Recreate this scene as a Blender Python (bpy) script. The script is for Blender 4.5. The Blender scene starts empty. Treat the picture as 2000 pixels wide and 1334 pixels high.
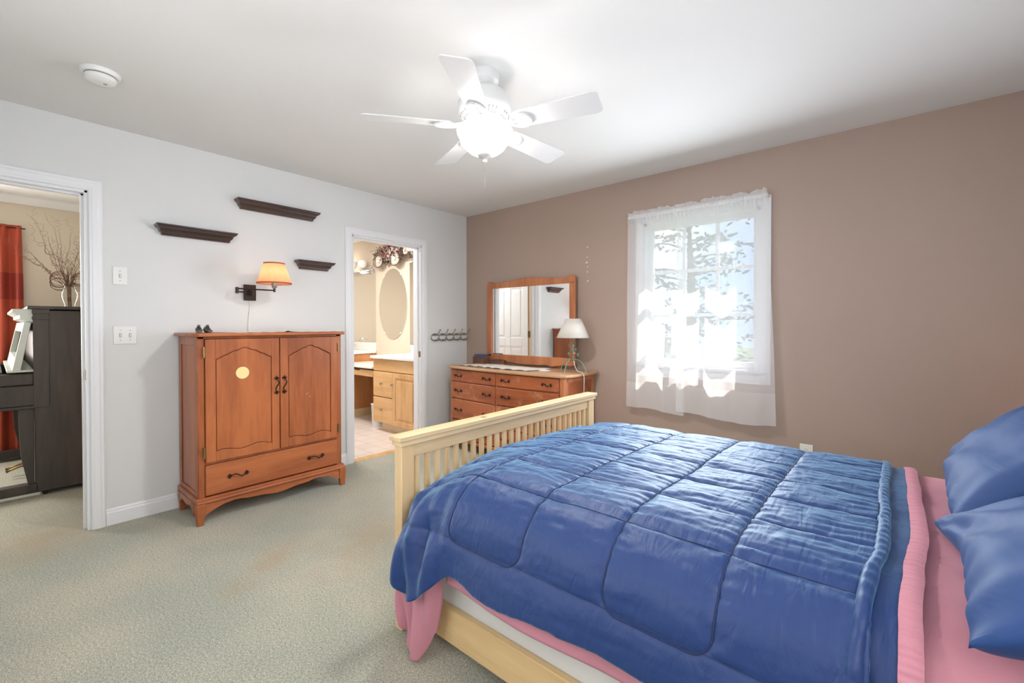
import bpy, bmesh, math, random
from mathutils import Vector, Matrix, noise
random.seed(7)
PI = math.pi
C = bpy.context.scene.collection
SC = bpy.context.scene

# ------------------------------------------------------------------ camera
cam_d = bpy.data.cameras.new('camera'); cam = bpy.data.objects.new('camera', cam_d); C.objects.link(cam)
cam.location = (3.6537, -3.4888, 1.2256)
cam.rotation_euler = (math.radians(90 - 0.618), math.radians(0.06), math.radians(40.514))
cam_d.sensor_width = 36; cam_d.lens = 870.04 / 2000 * 36
cam_d.shift_y = -22.7 / 2000
cam_d.clip_start = 0.02
SC.camera = cam
# ------------------------------------------------------------------ exposure
SC.view_settings.view_transform = 'Standard'; SC.view_settings.look = 'None'
SC.view_settings.gamma = 1; SC.view_settings.exposure = 1.05
SC.view_settings.use_curve_mapping = False
# ------------------------------------------------------------------ sky
w = bpy.data.worlds.new('sky'); SC.world = w; w.use_nodes = True
nt = w.node_tree; nt.nodes.clear()
wo = nt.nodes.new('ShaderNodeOutputWorld'); bg = nt.nodes.new('ShaderNodeBackground')
tc = nt.nodes.new('ShaderNodeTexCoord'); nz = nt.nodes.new('ShaderNodeTexNoise'); rp = nt.nodes.new('ShaderNodeValToRGB')
nz.inputs['Scale'].default_value = 2.2; nz.inputs['Detail'].default_value = 5
rp.color_ramp.elements[0].position = .42; rp.color_ramp.elements[0].color = (.42, .62, 1, 1)
rp.color_ramp.elements[1].position = .56; rp.color_ramp.elements[1].color = (.96, .98, 1, 1)
nt.links.new(tc.outputs['Generated'], nz.inputs['Vector']); nt.links.new(nz.outputs['Fac'], rp.inputs['Fac'])
nt.links.new(rp.outputs['Color'], bg.inputs['Color']); bg.inputs['Strength'].default_value = .8
nt.links.new(bg.outputs[0], wo.inputs[0])
# ------------------------------------------------------------------ lights
def light(kind, name, loc, energy, color=(1, 1, 1), direction=None, **kw):
    d = bpy.data.lights.new(name, kind); d.energy = energy; d.color = color
    for k, v in kw.items(): setattr(d, k, v)
    o = bpy.data.objects.new(name, d); C.objects.link(o); o.location = loc
    if direction is not None: o.rotation_euler = Vector(direction).to_track_quat('-Z', 'Y').to_euler()
    return o
light('SUN', 'sun', (2, 4, 8), 8, (1, .96, .9), (-.068, -.13, -.33), angle=.009)
# daylight entering by the window beside the dresser
light('AREA', 'daylight_back_window', (2.53, -.22, 1.32), 15, (.84, .92, 1), (0, -1, -.06), shape='RECTANGLE', size=.9, size_y=.9)
# fill light for the bedroom, set at two added, unseen windows
light('AREA', 'fill_light_right', (4.30, -3.15, 1.45), 13, (1, .985, .96), (-1, .05, .5), shape='RECTANGLE', size=1.0, size_y=1.1)
light('AREA', 'fill_light_front', (2.35, -3.80, 1.45), 5.5, (1, .985, .96), (0, 1, .25), shape='RECTANGLE', size=1.3, size_y=1.15)
# daylight in the piano room (its window stands left of the curtain)
light('AREA', 'daylight_piano_room', (-2.42, -4.15, 1.35), 38, (1, .97, .92), (1, .35, -.1), shape='RECTANGLE', size=1.1, size_y=1.3)
light('AREA', 'bathroom_fill', (-1.1, -1.15, 2.40), 21, (1, .985, .965), (0, 0, -1), shape='DISK', size=.5)  # unseen disc added to brighten the bathroom, no fixture modelled

# ------------------------------------------------------------------ helpers
OFF = {}
def tag(o, label=None, cat=None, group=None, kind=None):
    if label: o['label'] = label
    if cat: o['category'] = cat
    if group: o['group'] = group
    if kind: o['kind'] = kind
    return o
def thing(name, label, cat, loc=(0, 0, 0), group=None):
    o = bpy.data.objects.new(name, None); C.objects.link(o); o.location = loc; o.empty_display_size = .1
    OFF[o.name] = Vector(loc); tag(o, label, cat, group); return o
class MB:
    def __init__(s): s.v = []; s.f = []
    def add(s, vs, fs):
        n = len(s.v); s.v += [Vector(v) for v in vs]; s.f += [tuple(i + n for i in f) for f in fs]; return s
    def box(s, x0, y0, z0, x1, y1, z1):
        if x0 > x1: x0, x1 = x1, x0
        if y0 > y1: y0, y1 = y1, y0
        if z0 > z1: z0, z1 = z1, z0
        return s.add([(x0, y0, z0), (x1, y0, z0), (x1, y1, z0), (x0, y1, z0), (x0, y0, z1), (x1, y0, z1), (x1, y1, z1), (x0, y1, z1)],
              [(0, 3, 2, 1), (4, 5, 6, 7), (0, 1, 5, 4), (1, 2, 6, 5), (2, 3, 7, 6), (3, 0, 4, 7)])
    def rings(s, R, caps=True, closed=True):
        n = len(R[0]); vs = [p for r in R for p in r]; fs = []
        for i in range(len(R) - 1):
            for j in range(n if closed else n - 1):
                a = i * n + j; b = i * n + (j + 1) % n
                fs.append((a, b, b + n, a + n))
        if caps and closed:
            fs.append(tuple(reversed(range(n)))); fs.append(tuple((len(R) - 1) * n + j for j in range(n)))
        return s.add(vs, fs)
    def tube(s, pts, r, n=8, caps=True):
        pts = [Vector(p) for p in pts]; R = []
        rs = r if isinstance(r, (list, tuple)) else [r] * len(pts)
        t0 = (pts[1] - pts[0]).normalized()
        a = Vector((0, 0, 1)) if abs(t0.z) < .9 else Vector((1, 0, 0))
        nrm = t0.cross(a).normalized()
        for i, p in enumerate(pts):
            t = (pts[min(i + 1, len(pts) - 1)] - pts[max(i - 1, 0)])
            t = t.normalized() if t.length > 1e-9 else t0
            nrm = (nrm - t * nrm.dot(t)); nrm = nrm.normalized() if nrm.length > 1e-6 else t.orthogonal().normalized()
            b = t.cross(nrm)
            R.append([p + (nrm * math.cos(2 * PI * k / n) + b * math.sin(2 * PI * k / n)) * rs[i] for k in range(n)])
        return s.rings(R, caps)
    def lathe(s, prof, c=(0, 0, 0), n=32, caps=True, ax='z'):
        R = []
        for r, z in prof:
            ring = []
            for k in range(n):
                a = 2 * PI * k / n; x, y = r * math.cos(a), r * math.sin(a)
                p = (x, y, z) if ax == 'z' else ((z, x, y) if ax == 'x' else (y, z, x))
                ring.append(Vector(p) + Vector(c))
            R.append(ring)
        return s.rings(R, caps)
    def prism(s, outline, ax, d0, d1):
        def P(a, b, d): return {'x': (d, a, b), 'y': (a, d, b), 'z': (a, b, d)}[ax]
        return s.rings([[P(a, b, d0) for a, b in outline], [P(a, b, d1) for a, b in outline]])
    def ball(s, c, r, n=10, m=6):
        rx, ry, rz = r if isinstance(r, (tuple, list)) else (r, r, r); R = []
        for i in range(m + 1):
            t = PI * i / m - PI / 2; q = max(math.cos(t), .02)
            R.append([Vector((c[0] + rx * q * math.cos(2 * PI * k / n), c[1] + ry * q * math.sin(2 * PI * k / n), c[2] + rz * math.sin(t))) for k in range(n)])
        return s.rings(R)
    def grid(s, fn, nu, nv):
        vs = [fn(i / (nu - 1), j / (nv - 1)) for i in range(nu) for j in range(nv)]
        fs = [(i * nv + j, (i + 1) * nv + j, (i + 1) * nv + j + 1, i * nv + j + 1) for i in range(nu - 1) for j in range(nv - 1)]
        return s.add(vs, fs)
    def rot(s, ang, axis, c):
        m = Matrix.Translation(c) @ Matrix.Rotation(ang, 4, axis) @ Matrix.Translation(-Vector(c)); s.v = [m @ v for v in s.v]; return s
    def move(s, d): s.v = [v + Vector(d) for v in s.v]; return s
def obj(name, mb, m, parent=None, bevel=0, smooth=True, solid=0, sub=0, seg=2, **t):
    off = OFF[parent.name] if parent else Vector((0, 0, 0))
    me = bpy.data.meshes.new(name); me.from_pydata([v - off for v in mb.v], [], mb.f); me.validate()
    bm = bmesh.new(); bm.from_mesh(me); bmesh.ops.recalc_face_normals(bm, faces=bm.faces); bm.to_mesh(me); bm.free()
    o = bpy.data.objects.new(name, me); C.objects.link(o)
    me.materials.append(m)
    if parent: o.parent = parent
    OFF[o.name] = off
    if smooth:
        for p in me.polygons: p.use_smooth = True
        try: me.set_sharp_from_angle(angle=math.radians(38))
        except Exception: pass
    if solid:
        x = o.modifiers.new('solid', 'SOLIDIFY'); x.thickness = solid; x.offset = 0
    if bevel:
        x = o.modifiers.new('bevel', 'BEVEL'); x.width = bevel; x.segments = seg; x.limit_method = 'ANGLE'; x.angle_limit = math.radians(40)
    if sub:
        x = o.modifiers.new('sub', 'SUBSURF'); x.levels = sub; x.render_levels = sub
    tag(o, **t); return o
def struct(name, mb, m, **k):
    return obj(name, mb, m, None, smooth=k.pop('smooth', False), kind='structure', **k)
def B(*a): return MB().box(*a)
def smoothstep(a, b, x):
    t = max(0., min(1., (x - a) / (b - a))); return t * t * (3 - 2 * t)
def fbm(x, y, z=0., o=3): return noise.fractal(Vector((x, y, z)), 1.0, 2.0, o)
def lerp_table(T, x):
    if x <= T[0][0]: return T[0][1]
    for (a, b), (c, d) in zip(T, T[1:]):
        if x <= c: return b + (d - b) * (x - a) / (c - a)
    return T[-1][1]
def spline(P, n):
    P = [Vector(p) for p in P]; Q = []
    for i in range(len(P) - 1):
        p0 = P[max(i - 1, 0)]; p1 = P[i]; p2 = P[i + 1]; p3 = P[min(i + 2, len(P) - 1)]
        for k in range(n):
            t = k / n
            Q.append(.5 * ((2 * p1) + (p2 - p0) * t + (2 * p0 - 5 * p1 + 4 * p2 - p3) * t * t + (3 * p1 - p0 - 3 * p2 + p3) * t ** 3))
    return Q + [P[-1]]

# ------------------------------------------------------------------ materials
def srgb(r, g, b):
    f = lambda c: ((c / 255 + .055) / 1.055) ** 2.4 if c > 10 else c / 255 / 12.92
    return (f(r), f(g), f(b), 1)
def newmat(name):
    m = bpy.data.materials.new(name); m.use_nodes = True; t = m.node_tree; return m, t, t.nodes['Principled BSDF']
def paint(name, col, rough=.5, bump=0., bscale=200, metal=0, var=0., vscale=3, sheen=0, spec=.5, coat=0):
    m, t, b = newmat(name)
    b.inputs['Base Color'].default_value = col; b.inputs['Roughness'].default_value = rough; b.inputs['Metallic'].default_value = metal
    b.inputs['Specular IOR Level'].default_value = spec; b.inputs['Sheen Weight'].default_value = sheen; b.inputs['Coat Weight'].default_value = coat
    tcn = t.nodes.new('ShaderNodeTexCoord')
    n1 = t.nodes.new('ShaderNodeTexNoise'); n1.inputs['Scale'].default_value = vscale; n1.inputs['Detail'].default_value = 4
    t.links.new(tcn.outputs['Object'], n1.inputs['Vector'])
    mx = t.nodes.new('ShaderNodeMixRGB'); mx.inputs[1].default_value = tuple(c * (1 - var) for c in col[:3]) + (1,); mx.inputs[2].default_value = tuple(min(1, c * (1 + var)) for c in col[:3]) + (1,)
    t.links.new(n1.outputs['Fac'], mx.inputs[0]); t.links.new(mx.outputs[0], b.inputs['Base Color'])
    if bump:
        n2 = t.nodes.new('ShaderNodeTexNoise'); n2.inputs['Scale'].default_value = bscale; n2.inputs['Detail'].default_value = 2
        t.links.new(tcn.outputs['Object'], n2.inputs['Vector'])
        bp = t.nodes.new('ShaderNodeBump'); bp.inputs['Strength'].default_value = bump; bp.inputs['Distance'].default_value = .002
        t.links.new(n2.outputs['Fac'], bp.inputs['Height']); t.links.new(bp.outputs[0], b.inputs['Normal'])
    return m
def wood(name, c0, c1, stretch=(1, 1, .08), scale=14, rough=.35, wear=0, wearcol=(.75, .55, .35, 1), coat=.1, knots=0):
    m, t, b = newmat(name); L = t.links.new; N = t.nodes.new
    tcn = N('ShaderNodeTexCoord'); mp = N('ShaderNodeMapping'); mp.inputs['Scale'].default_value = stretch
    L(tcn.outputs['Object'], mp.inputs['Vector'])
    n1 = N('ShaderNodeTexNoise'); n1.inputs['Scale'].default_value = scale; n1.inputs['Detail'].default_value = 6; n1.inputs['Distortion'].default_value = .6
    L(mp.outputs[0], n1.inputs['Vector'])
    n2 = N('ShaderNodeTexNoise'); n2.inputs['Scale'].default_value = scale * 8; n2.inputs['Detail'].default_value = 2; L(mp.outputs[0], n2.inputs['Vector'])
    ad = N('ShaderNodeMath'); ad.operation = 'MULTIPLY_ADD'; ad.inputs[1].default_value = .3; L(n2.outputs['Fac'], ad.inputs[0]); L(n1.outputs['Fac'], ad.inputs[2])
    r = N('ShaderNodeValToRGB'); r.color_ramp.elements[0].position = .42; r.color_ramp.elements[0].color = c0
    r.color_ramp.elements[1].position = .82; r.color_ramp.elements[1].color = c1; L(ad.outputs[0], r.inputs['Fac'])
    out = r.outputs['Color']
    if wear:
        n3 = N('ShaderNodeTexNoise'); n3.inputs['Scale'].default_value = 9; n3.inputs['Detail'].default_value = 8; n3.inputs['Roughness'].default_value = .75; L(tcn.outputs['Object'], n3.inputs['Vector'])
        r3 = N('ShaderNodeValToRGB'); r3.color_ramp.elements[0].position = .68 - wear * .1; r3.color_ramp.elements[0].color = (0, 0, 0, 1); r3.color_ramp.elements[1].position = .72; r3.color_ramp.elements[1].color = (.7, .7, .7, 1)
        L(n3.outputs['Fac'], r3.inputs['Fac'])
        mx = N('ShaderNodeMixRGB'); mx.inputs[2].default_value = wearcol; L(r3.outputs[0], mx.inputs[0]); L(out, mx.inputs[1]); out = mx.outputs[0]
    if knots:
        v = N('ShaderNodeTexVoronoi'); v.inputs['Scale'].default_value = 3.1; L(tcn.outputs['Object'], v.inputs['Vector'])
        r4 = N('ShaderNodeValToRGB'); r4.color_ramp.elements[0].position = .03; r4.color_ramp.elements[0].color = (1, 1, 1, 1); r4.color_ramp.elements[1].position = .07; r4.color_ramp.elements[1].color = (0, 0, 0, 1)
        L(v.outputs['Distance'], r4.inputs['Fac'])
        mx = N('ShaderNodeMixRGB'); mx.inputs[2].default_value = tuple(c * .45 for c in c0[:3]) + (1,); L(r4.outputs[0], mx.inputs[0]); L(out, mx.inputs[1]); out = mx.outputs[0]
    L(out, b.inputs['Base Color']); b.inputs['Roughness'].default_value = rough; b.inputs['Coat Weight'].default_value = coat
    bp = N('ShaderNodeBump'); bp.inputs['Strength'].default_value = .08; bp.inputs['Distance'].default_value = .001; L(n2.outputs['Fac'], bp.inputs['Height']); L(bp.outputs[0], b.inputs['Normal'])
    return m
def cloth(name, col, bump=.25, rough=.75, sheen=.3, fold=0, sheencol=None, foldscale=(8, 30, 8), weave=900):
    m, t, b = newmat(name); L = t.links.new; N = t.nodes.new
    tcn = N('ShaderNodeTexCoord'); b.inputs['Roughness'].default_value = rough
    b.inputs['Sheen Weight'].default_value = sheen; b.inputs['Sheen Roughness'].default_value = .4
    if sheencol: b.inputs['Sheen Tint'].default_value = sheencol
    b.inputs['Base Color'].default_value = col
    n = N('ShaderNodeTexNoise'); n.inputs['Scale'].default_value = weave; L(tcn.outputs['Object'], n.inputs['Vector'])
    bp = N('ShaderNodeBump'); bp.inputs['Strength'].default_value = bump; bp.inputs['Distance'].default_value = .0008; L(n.outputs['Fac'], bp.inputs['Height'])
    if fold:
        mp = N('ShaderNodeMapping'); mp.inputs['Scale'].default_value = foldscale; L(tcn.outputs['Object'], mp.inputs['Vector'])
        n2 = N('ShaderNodeTexNoise'); n2.inputs['Scale'].default_value = 1; n2.inputs['Detail'].default_value = 3; n2.inputs['Distortion'].default_value = .8; L(mp.outputs[0], n2.inputs['Vector'])
        b2 = N('ShaderNodeBump'); b2.inputs['Strength'].default_value = fold; b2.inputs['Distance'].default_value = .012; L(n2.outputs['Fac'], b2.inputs['Height']); L(bp.outputs[0], b2.inputs['Normal']); L(b2.outputs[0], b.inputs['Normal'])
    else: L(bp.outputs[0], b.inputs['Normal'])
    return m
def sheer(name, col, alpha, transl=.6):
    m, t, b = newmat(name); t.nodes.remove(b); L = t.links.new; N = t.nodes.new
    tr = N('ShaderNodeBsdfTransparent'); tl = N('ShaderNodeBsdfTranslucent'); df = N('ShaderNodeBsdfDiffuse'); m1 = N('ShaderNodeMixShader'); m2 = N('ShaderNodeMixShader')
    tl.inputs[0].default_value = col; df.inputs[0].default_value = col; m1.inputs[0].default_value = transl
    L(df.outputs[0], m1.inputs[1]); L(tl.outputs[0], m1.inputs[2]); m2.inputs[0].default_value = alpha
    L(tr.outputs[0], m2.inputs[1]); L(m1.outputs[0], m2.inputs[2]); L(m2.outputs[0], t.nodes['Material Output'].inputs[0]); return m
def glass(name, tint=(1, 1, 1, 1), refl=.06):
    m, t, b = newmat(name); t.nodes.remove(b); L = t.links.new; N = t.nodes.new
    tr = N('ShaderNodeBsdfTransparent'); tr.inputs[0].default_value = tint; gl = N('ShaderNodeBsdfGlossy'); gl.inputs['Roughness'].default_value = .02
    fr = N('ShaderNodeLayerWeight'); fr.inputs[0].default_value = .25; pw = N('ShaderNodeMath'); pw.operation = 'MULTIPLY_ADD'; pw.inputs[1].default_value = .18; pw.inputs[2].default_value = refl * .5; L(fr.outputs['Facing'], pw.inputs[0]); m2 = N('ShaderNodeMixShader'); L(pw.outputs[0], m2.inputs[0])
    L(tr.outputs[0], m2.inputs[1]); L(gl.outputs[0], m2.inputs[2]); L(m2.outputs[0], t.nodes['Material Output'].inputs[0]); return m
def emit(name, col, s, mix=0):
    m, t, b = newmat(name); b.inputs['Base Color'].default_value = col; b.inputs['Emission Color'].default_value = col; b.inputs['Emission Strength'].default_value = s; b.inputs['Roughness'].default_value = .3; return m
def mirror_mat(name, tint=(.93, .94, .93, 1)):
    m, t, b = newmat(name); b.inputs['Base Color'].default_value = tint; b.inputs['Metallic'].default_value = 1; b.inputs['Roughness'].default_value = .01; return m

M_wallwhite = paint('wall_white', srgb(219, 220, 220), .75, .15, 240, var=.01)
M_ceiling = paint('ceiling_white', srgb(226, 225, 223), .9, .15, 200, var=.01)
M_brown = paint('wall_mocha', srgb(170, 149, 136), .55, .2, 220, var=.025, vscale=1.5)
M_beige = paint('wall_beige', srgb(218, 208, 192), .75, .12, 240, var=.01)
M_bathwall = paint('wall_cream', srgb(222, 208, 188), .7, .12, 240, var=.01)
M_trim = paint('trim_white', srgb(232, 233, 236), .35, var=.01)
M_fanwhite = paint('fan_white', srgb(216, 216, 216), .4)
M_plastic = paint('plastic_ivory', srgb(232, 230, 222), .35)
M_plasticw = paint('plastic_white', srgb(232, 232, 230), .4)
M_dark = paint('slot_dark', srgb(45, 42, 38), .5)
M_cherry = wood('cherry', srgb(134, 70, 38), srgb(182, 106, 62), (1, 1, .14), 6, .36, .05)
M_cherryh = wood('cherry_horizontal', srgb(138, 72, 40), srgb(182, 106, 62), (1, .10, 1), 9, .38, .05)
M_cherryx = wood('cherry_dresser', srgb(134, 70, 40), srgb(180, 102, 62), (.10, 1, 1), 9, .4, 1.3, srgb(206, 160, 120))
M_cherryside = wood('cherry_dresser_side', srgb(158, 92, 56), srgb(196, 128, 84), (1, 1, .1), 9, .45)
M_tabletop = wood('worn_dresser_top', srgb(166, 120, 84), srgb(204, 164, 126), (.1, 1, 1), 9, .35, .6, srgb(220, 200, 176))
M_pine = wood('pine', srgb(204, 172, 128), srgb(226, 200, 158), (1, .07, 1), 10, .42, knots=1, coat=.05)
M_pinez = wood('pine_vertical', srgb(206, 172, 124), srgb(230, 202, 158), (1, 1, .07), 10, .42, coat=.05)
M_pinex = wood('pine_lengthwise', srgb(212, 176, 122), srgb(230, 198, 146), (.07, 1, 1), 10, .42, knots=1, coat=.05)
M_oak = wood('oak', srgb(196, 146, 92), srgb(226, 182, 130), (1, 1, .1), 12, .4)
M_oakh = wood('oak_horizontal', srgb(200, 152, 98), srgb(228, 186, 134), (.1, 1, 1), 12, .4)
M_espresso = wood('espresso', srgb(38, 24, 20), srgb(74, 48, 38), (1, .08, 1), 12, .32, coat=.3)
M_piano = wood('ebonised', srgb(44, 40, 40), srgb(78, 68, 62), (1, 1, .12), 5, .5, coat=0)
M_bronze = paint('bronze', srgb(66, 52, 48), .38, metal=.7)
M_iron = paint('antique_iron', srgb(48, 36, 32), .45, metal=.6)
M_nickel = paint('pewter', srgb(164, 156, 148), .38, metal=.8)
M_chrome = paint('chrome', srgb(215, 215, 218), .12, metal=1)
M_brass = paint('aged_brass', srgb(146, 120, 78), .35, metal=.8)
M_mirror = mirror_mat('mirror_glass')
M_glass = glass('window_glass')
M_vase = glass('vase_glass', (.93, .94, .93, 1), .10)
M_blue = cloth('comforter_blue', srgb(16, 48, 104), sheen=.6, fold=.45, sheencol=(.40, .74, 1, 1), rough=.5, foldscale=(26, 7, 12))
M_bluep = cloth('pillow_blue', srgb(20, 60, 116), sheen=.12, fold=.4, sheencol=(.45, .7, 1, 1), rough=.6, foldscale=(5, 4, 12))
M_pink = cloth('sheet_pink', srgb(194, 130, 144), sheen=.15, fold=.3, rough=.8, foldscale=(8, 9, 8))
M_white = cloth('mattress_white', srgb(225, 224, 220), fold=.15)
M_lace = cloth('lace', srgb(232, 224, 210), fold=.2)
M_rust = cloth('rust_curtain', srgb(168, 66, 40), fold=.1)
M_sheer = sheer('sheer_white', (.97, .97, .98, 1), .64)
M_sheer2 = sheer('sheer_hem', (.97, .97, .98, 1), .80)
M_counter = paint('counter_white', srgb(240, 238, 232), .2)
M_bulb = emit('bulb_warm', (1, .85, .62, 1), 8)

def carpet():
    m, t, b = newmat('carpet'); L = t.links.new; N = t.nodes.new
    tcn = N('ShaderNodeTexCoord'); b.inputs['Roughness'].default_value = .95; b.inputs['Specular IOR Level'].default_value = .1
    b.inputs['Sheen Weight'].default_value = .15
    def nz(sc, det=3, ro=.5):
        n = N('ShaderNodeTexNoise'); n.inputs['Scale'].default_value = sc; n.inputs['Detail'].default_value = det; n.inputs['Roughness'].default_value = ro; L(tcn.outputs['Object'], n.inputs['Vector']); return n.outputs['Fac']
    def ramp(f, a, b_, c0, c1):
        r = N('ShaderNodeValToRGB'); r.color_ramp.elements[0].position = a; r.color_ramp.elements[0].color = c0; r.color_ramp.elements[1].position = b_; r.color_ramp.elements[1].color = c1; L(f, r.inputs['Fac']); return r.outputs[0]
    def mix(fac, a, b_, mode='MIX'):
        x = N('ShaderNodeMixRGB'); x.blend_type = mode
        if isinstance(fac, float): x.inputs[0].default_value = fac
        else: L(fac, x.inputs[0])
        for i, q in ((1, a), (2, b_)):
            if isinstance(q, tuple): x.inputs[i].default_value = q
            else: L(q, x.inputs[i])
        return x.outputs[0]
    fine = ramp(nz(300, 4, .8), .38, .62, srgb(108, 110, 102), srgb(206, 203, 193))
    blotch = ramp(nz(1.6, 4), .38, .62, srgb(170, 179, 174), srgb(207, 203, 193))
    col = mix(1.0, fine, blotch, 'MULTIPLY')
    grain = ramp(nz(115, 3, .65), .36, .64, srgb(146, 148, 138), srgb(236, 234, 226))
    col = mix(.55, fine, mix(1.0, fine, blotch, 'OVERLAY'))
    col = mix(.5, col, mix(1.0, col, grain, 'OVERLAY'))
    # trodden brown stains along the walkway
    def blob(x, y, rx, ry, ang):
        mp = N('ShaderNodeMapping'); mp.vector_type = 'TEXTURE'; mp.inputs['Location'].default_value = (x, y, 0); mp.inputs['Rotation'].default_value = (0, 0, ang); mp.inputs['Scale'].default_value = (rx, ry, 1)
        L(tcn.outputs['Object'], mp.inputs['Vector']); ln = N('ShaderNodeVectorMath'); ln.operation = 'LENGTH'; L(mp.outputs[0], ln.inputs[0])
        ad = N('ShaderNodeMath'); ad.operation = 'MULTIPLY_ADD'; ad.inputs[1].default_value = 1.6; L(nz(7, 4), ad.inputs[0]); L(ln.outputs['Value'], ad.inputs[2])
        hf = N('ShaderNodeMath'); hf.operation = 'MULTIPLY'; hf.inputs[1].default_value = .5; L(ad.outputs[0], hf.inputs[0])
        return ramp(hf.outputs[0], .42, .85, (.45, .45, .45, 1), (0, 0, 0, 1))
    for a in ((1.35, -2.05, .30, .55, .5), (1.75, -1.75, .2, .5, .5), (1.2, -2.55, .15, .4, .6), (0, -3.3, .5, .4, 0)):
        col = mix(blob(*a), col, srgb(170, 146, 112))
    L(col, b.inputs['Base Color'])
    bp = N('ShaderNodeBump'); bp.inputs['Strength'].default_value = .8; bp.inputs['Distance'].default_value = .003; L(nz(420, 3, .7), bp.inputs['Height']); L(bp.outputs[0], b.inputs['Normal'])
    return m
M_carpet = carpet()
def tiles():
    m, t, b = newmat('bath_tile'); L = t.links.new; N = t.nodes.new
    tcn = N('ShaderNodeTexCoord'); br = N('ShaderNodeTexBrick'); L(tcn.outputs['Object'], br.inputs['Vector'])
    br.offset = 0; br.inputs['Color1'].default_value = srgb(226, 212, 202); br.inputs['Color2'].default_value = srgb(232, 220, 212); br.inputs['Mortar'].default_value = srgb(196, 180, 168)
    br.inputs['Scale'].default_value = 1; br.inputs['Mortar Size'].default_value = .003; br.inputs['Brick Width'].default_value = .16; br.inputs['Row Height'].default_value = .16
    L(br.outputs['Color'], b.inputs['Base Color']); b.inputs['Roughness'].default_value = .3; return m
M_tile = tiles()
def shade_mat(name, col, e, es):
    m, t, b = newmat(name); L = t.links.new; N = t.nodes.new
    tl = N('ShaderNodeBsdfTranslucent'); df = N('ShaderNodeBsdfDiffuse'); mx = N('ShaderNodeMixShader'); tl.inputs[0].default_value = col; df.inputs[0].default_value = col
    mx.inputs[0].default_value = es; L(df.outputs[0], mx.inputs[1]); L(tl.outputs[0], mx.inputs[2]); L(mx.outputs[0], t.nodes['Material Output'].inputs[0]); t.nodes.remove(b); return m
M_shade_orange = shade_mat('pleated_orange_shade', srgb(242, 182, 146), 0, .7)
M_shade_trim = paint('shade_trim', srgb(176, 84, 52), .8)
M_shade_white = shade_mat('white_shade', srgb(240, 236, 230), 0, .4)

# ------------------------------------------------------------------ room shell
H = 2.44; XR = 4.36; YF = -3.90; T = .115
DL0, DL1 = -3.86, -3.107      # left doorway
DB0, DB1 = -1.400, -.630      # bathroom doorway
DH = 2.03
struct('floor', B(0, YF, -.05, XR, 0, 0), M_carpet)
struct('floor_piano_room', B(-2.9, -5.6, -.05, 0, -2.45, -.0), M_carpet)
struct('floor_bathroom', B(-3.0, -2.33, -.05, -.03, .0, .0), M_tile)
struct('ceiling', B(-.001, YF, H, XR, 0, H + .1), M_ceiling)
struct('ceiling_piano_room', B(-2.9, -5.6, H, -T, -2.45, H + .1), M_ceiling)
struct('ceiling_bathroom', B(-3.0, -2.33, H, -T, .0, H + .1), M_ceiling)
wl = MB(); wl.box(-T, YF, 0, 0, DL0, H); wl.box(-T, DL0, DH, 0, DL1, H); wl.box(-T, DL1, 0, 0, DB0, H); wl.box(-T, DB0, DH, 0, DB1, H); wl.box(-T, DB1, 0, 0, 0, H)
struct('wall_left', wl, M_wallwhite)
WX0, WX1, WZ0, WZ1 = 2.095, 2.955, .87, 2.055
WT = .14
wb = MB(); wb.box(0, 0, 0, WX0, WT, H); wb.box(WX1, 0, 0, XR, WT, H); wb.box(WX0, 0, 0, WX1, WT, WZ0); wb.box(WX0, 0, WZ1, WX1, WT, H)
struct('wall_back', wb, M_brown)
wr_ = MB(); wr_.box(XR, YF, 0, XR + .12, -3.68, H); wr_.box(XR, -2.62, 0, XR + .12, WT, H); wr_.box(XR, -3.68, 0, XR + .12, -2.62, .87); wr_.box(XR, -3.68, 2.05, XR + .12, -2.62, H)
struct('wall_right', wr_, M_wallwhite)
wbk = bpy.data.objects['wall_back']; M_spk = paint('spackle', srgb(226, 218, 210), .6)
for x, z, r in ((1.565, 1.925, .006), (1.562, 1.835, .005), (1.556, 1.787, .009), (1.568, 1.747, .005), (1.563, 1.703, .006), (1.568, 1.622, .007)):
    obj('filler_spot', MB().lathe([(r, 0), (r * .8, -.0012), (.001, -.0014)], (x, 0, z), 10, ax='y'), M_spk, wbk)
win4 = thing('added_window_4', None, None, (XR + .06, -3.15, .87)); win4['kind'] = 'structure'  # unseen window added in the right wall to carry fill light
m = MB(); m.box(XR, -3.68, .87, XR + .12, -3.64, 2.05); m.box(XR, -2.66, .87, XR + .12, -2.62, 2.05); m.box(XR, -3.68, .87, XR + .12, -2.62, .91); m.box(XR, -3.68, 2.01, XR + .12, -2.62, 2.05); m.box(XR + .04, -3.64, 1.44, XR + .08, -2.66, 1.48)
obj('window_frame', m, M_trim, win4, bevel=.003); obj('pane', B(XR + .06, -3.64, .91, XR + .062, -2.66, 2.01), M_glass, win4)
FX0, FX1, FZ0, FZ1 = 1.70, 3.0, .85, 2.05
wf = MB(); wf.box(0, YF - .12, 0, FX0, YF, H); wf.box(FX1, YF - .12, 0, XR, YF, H); wf.box(FX0, YF - .12, 0, FX1, YF, FZ0); wf.box(FX0, YF - .12, FZ1, FX1, YF, H)
struct('wall_front', wf, M_wallwhite)
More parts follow.
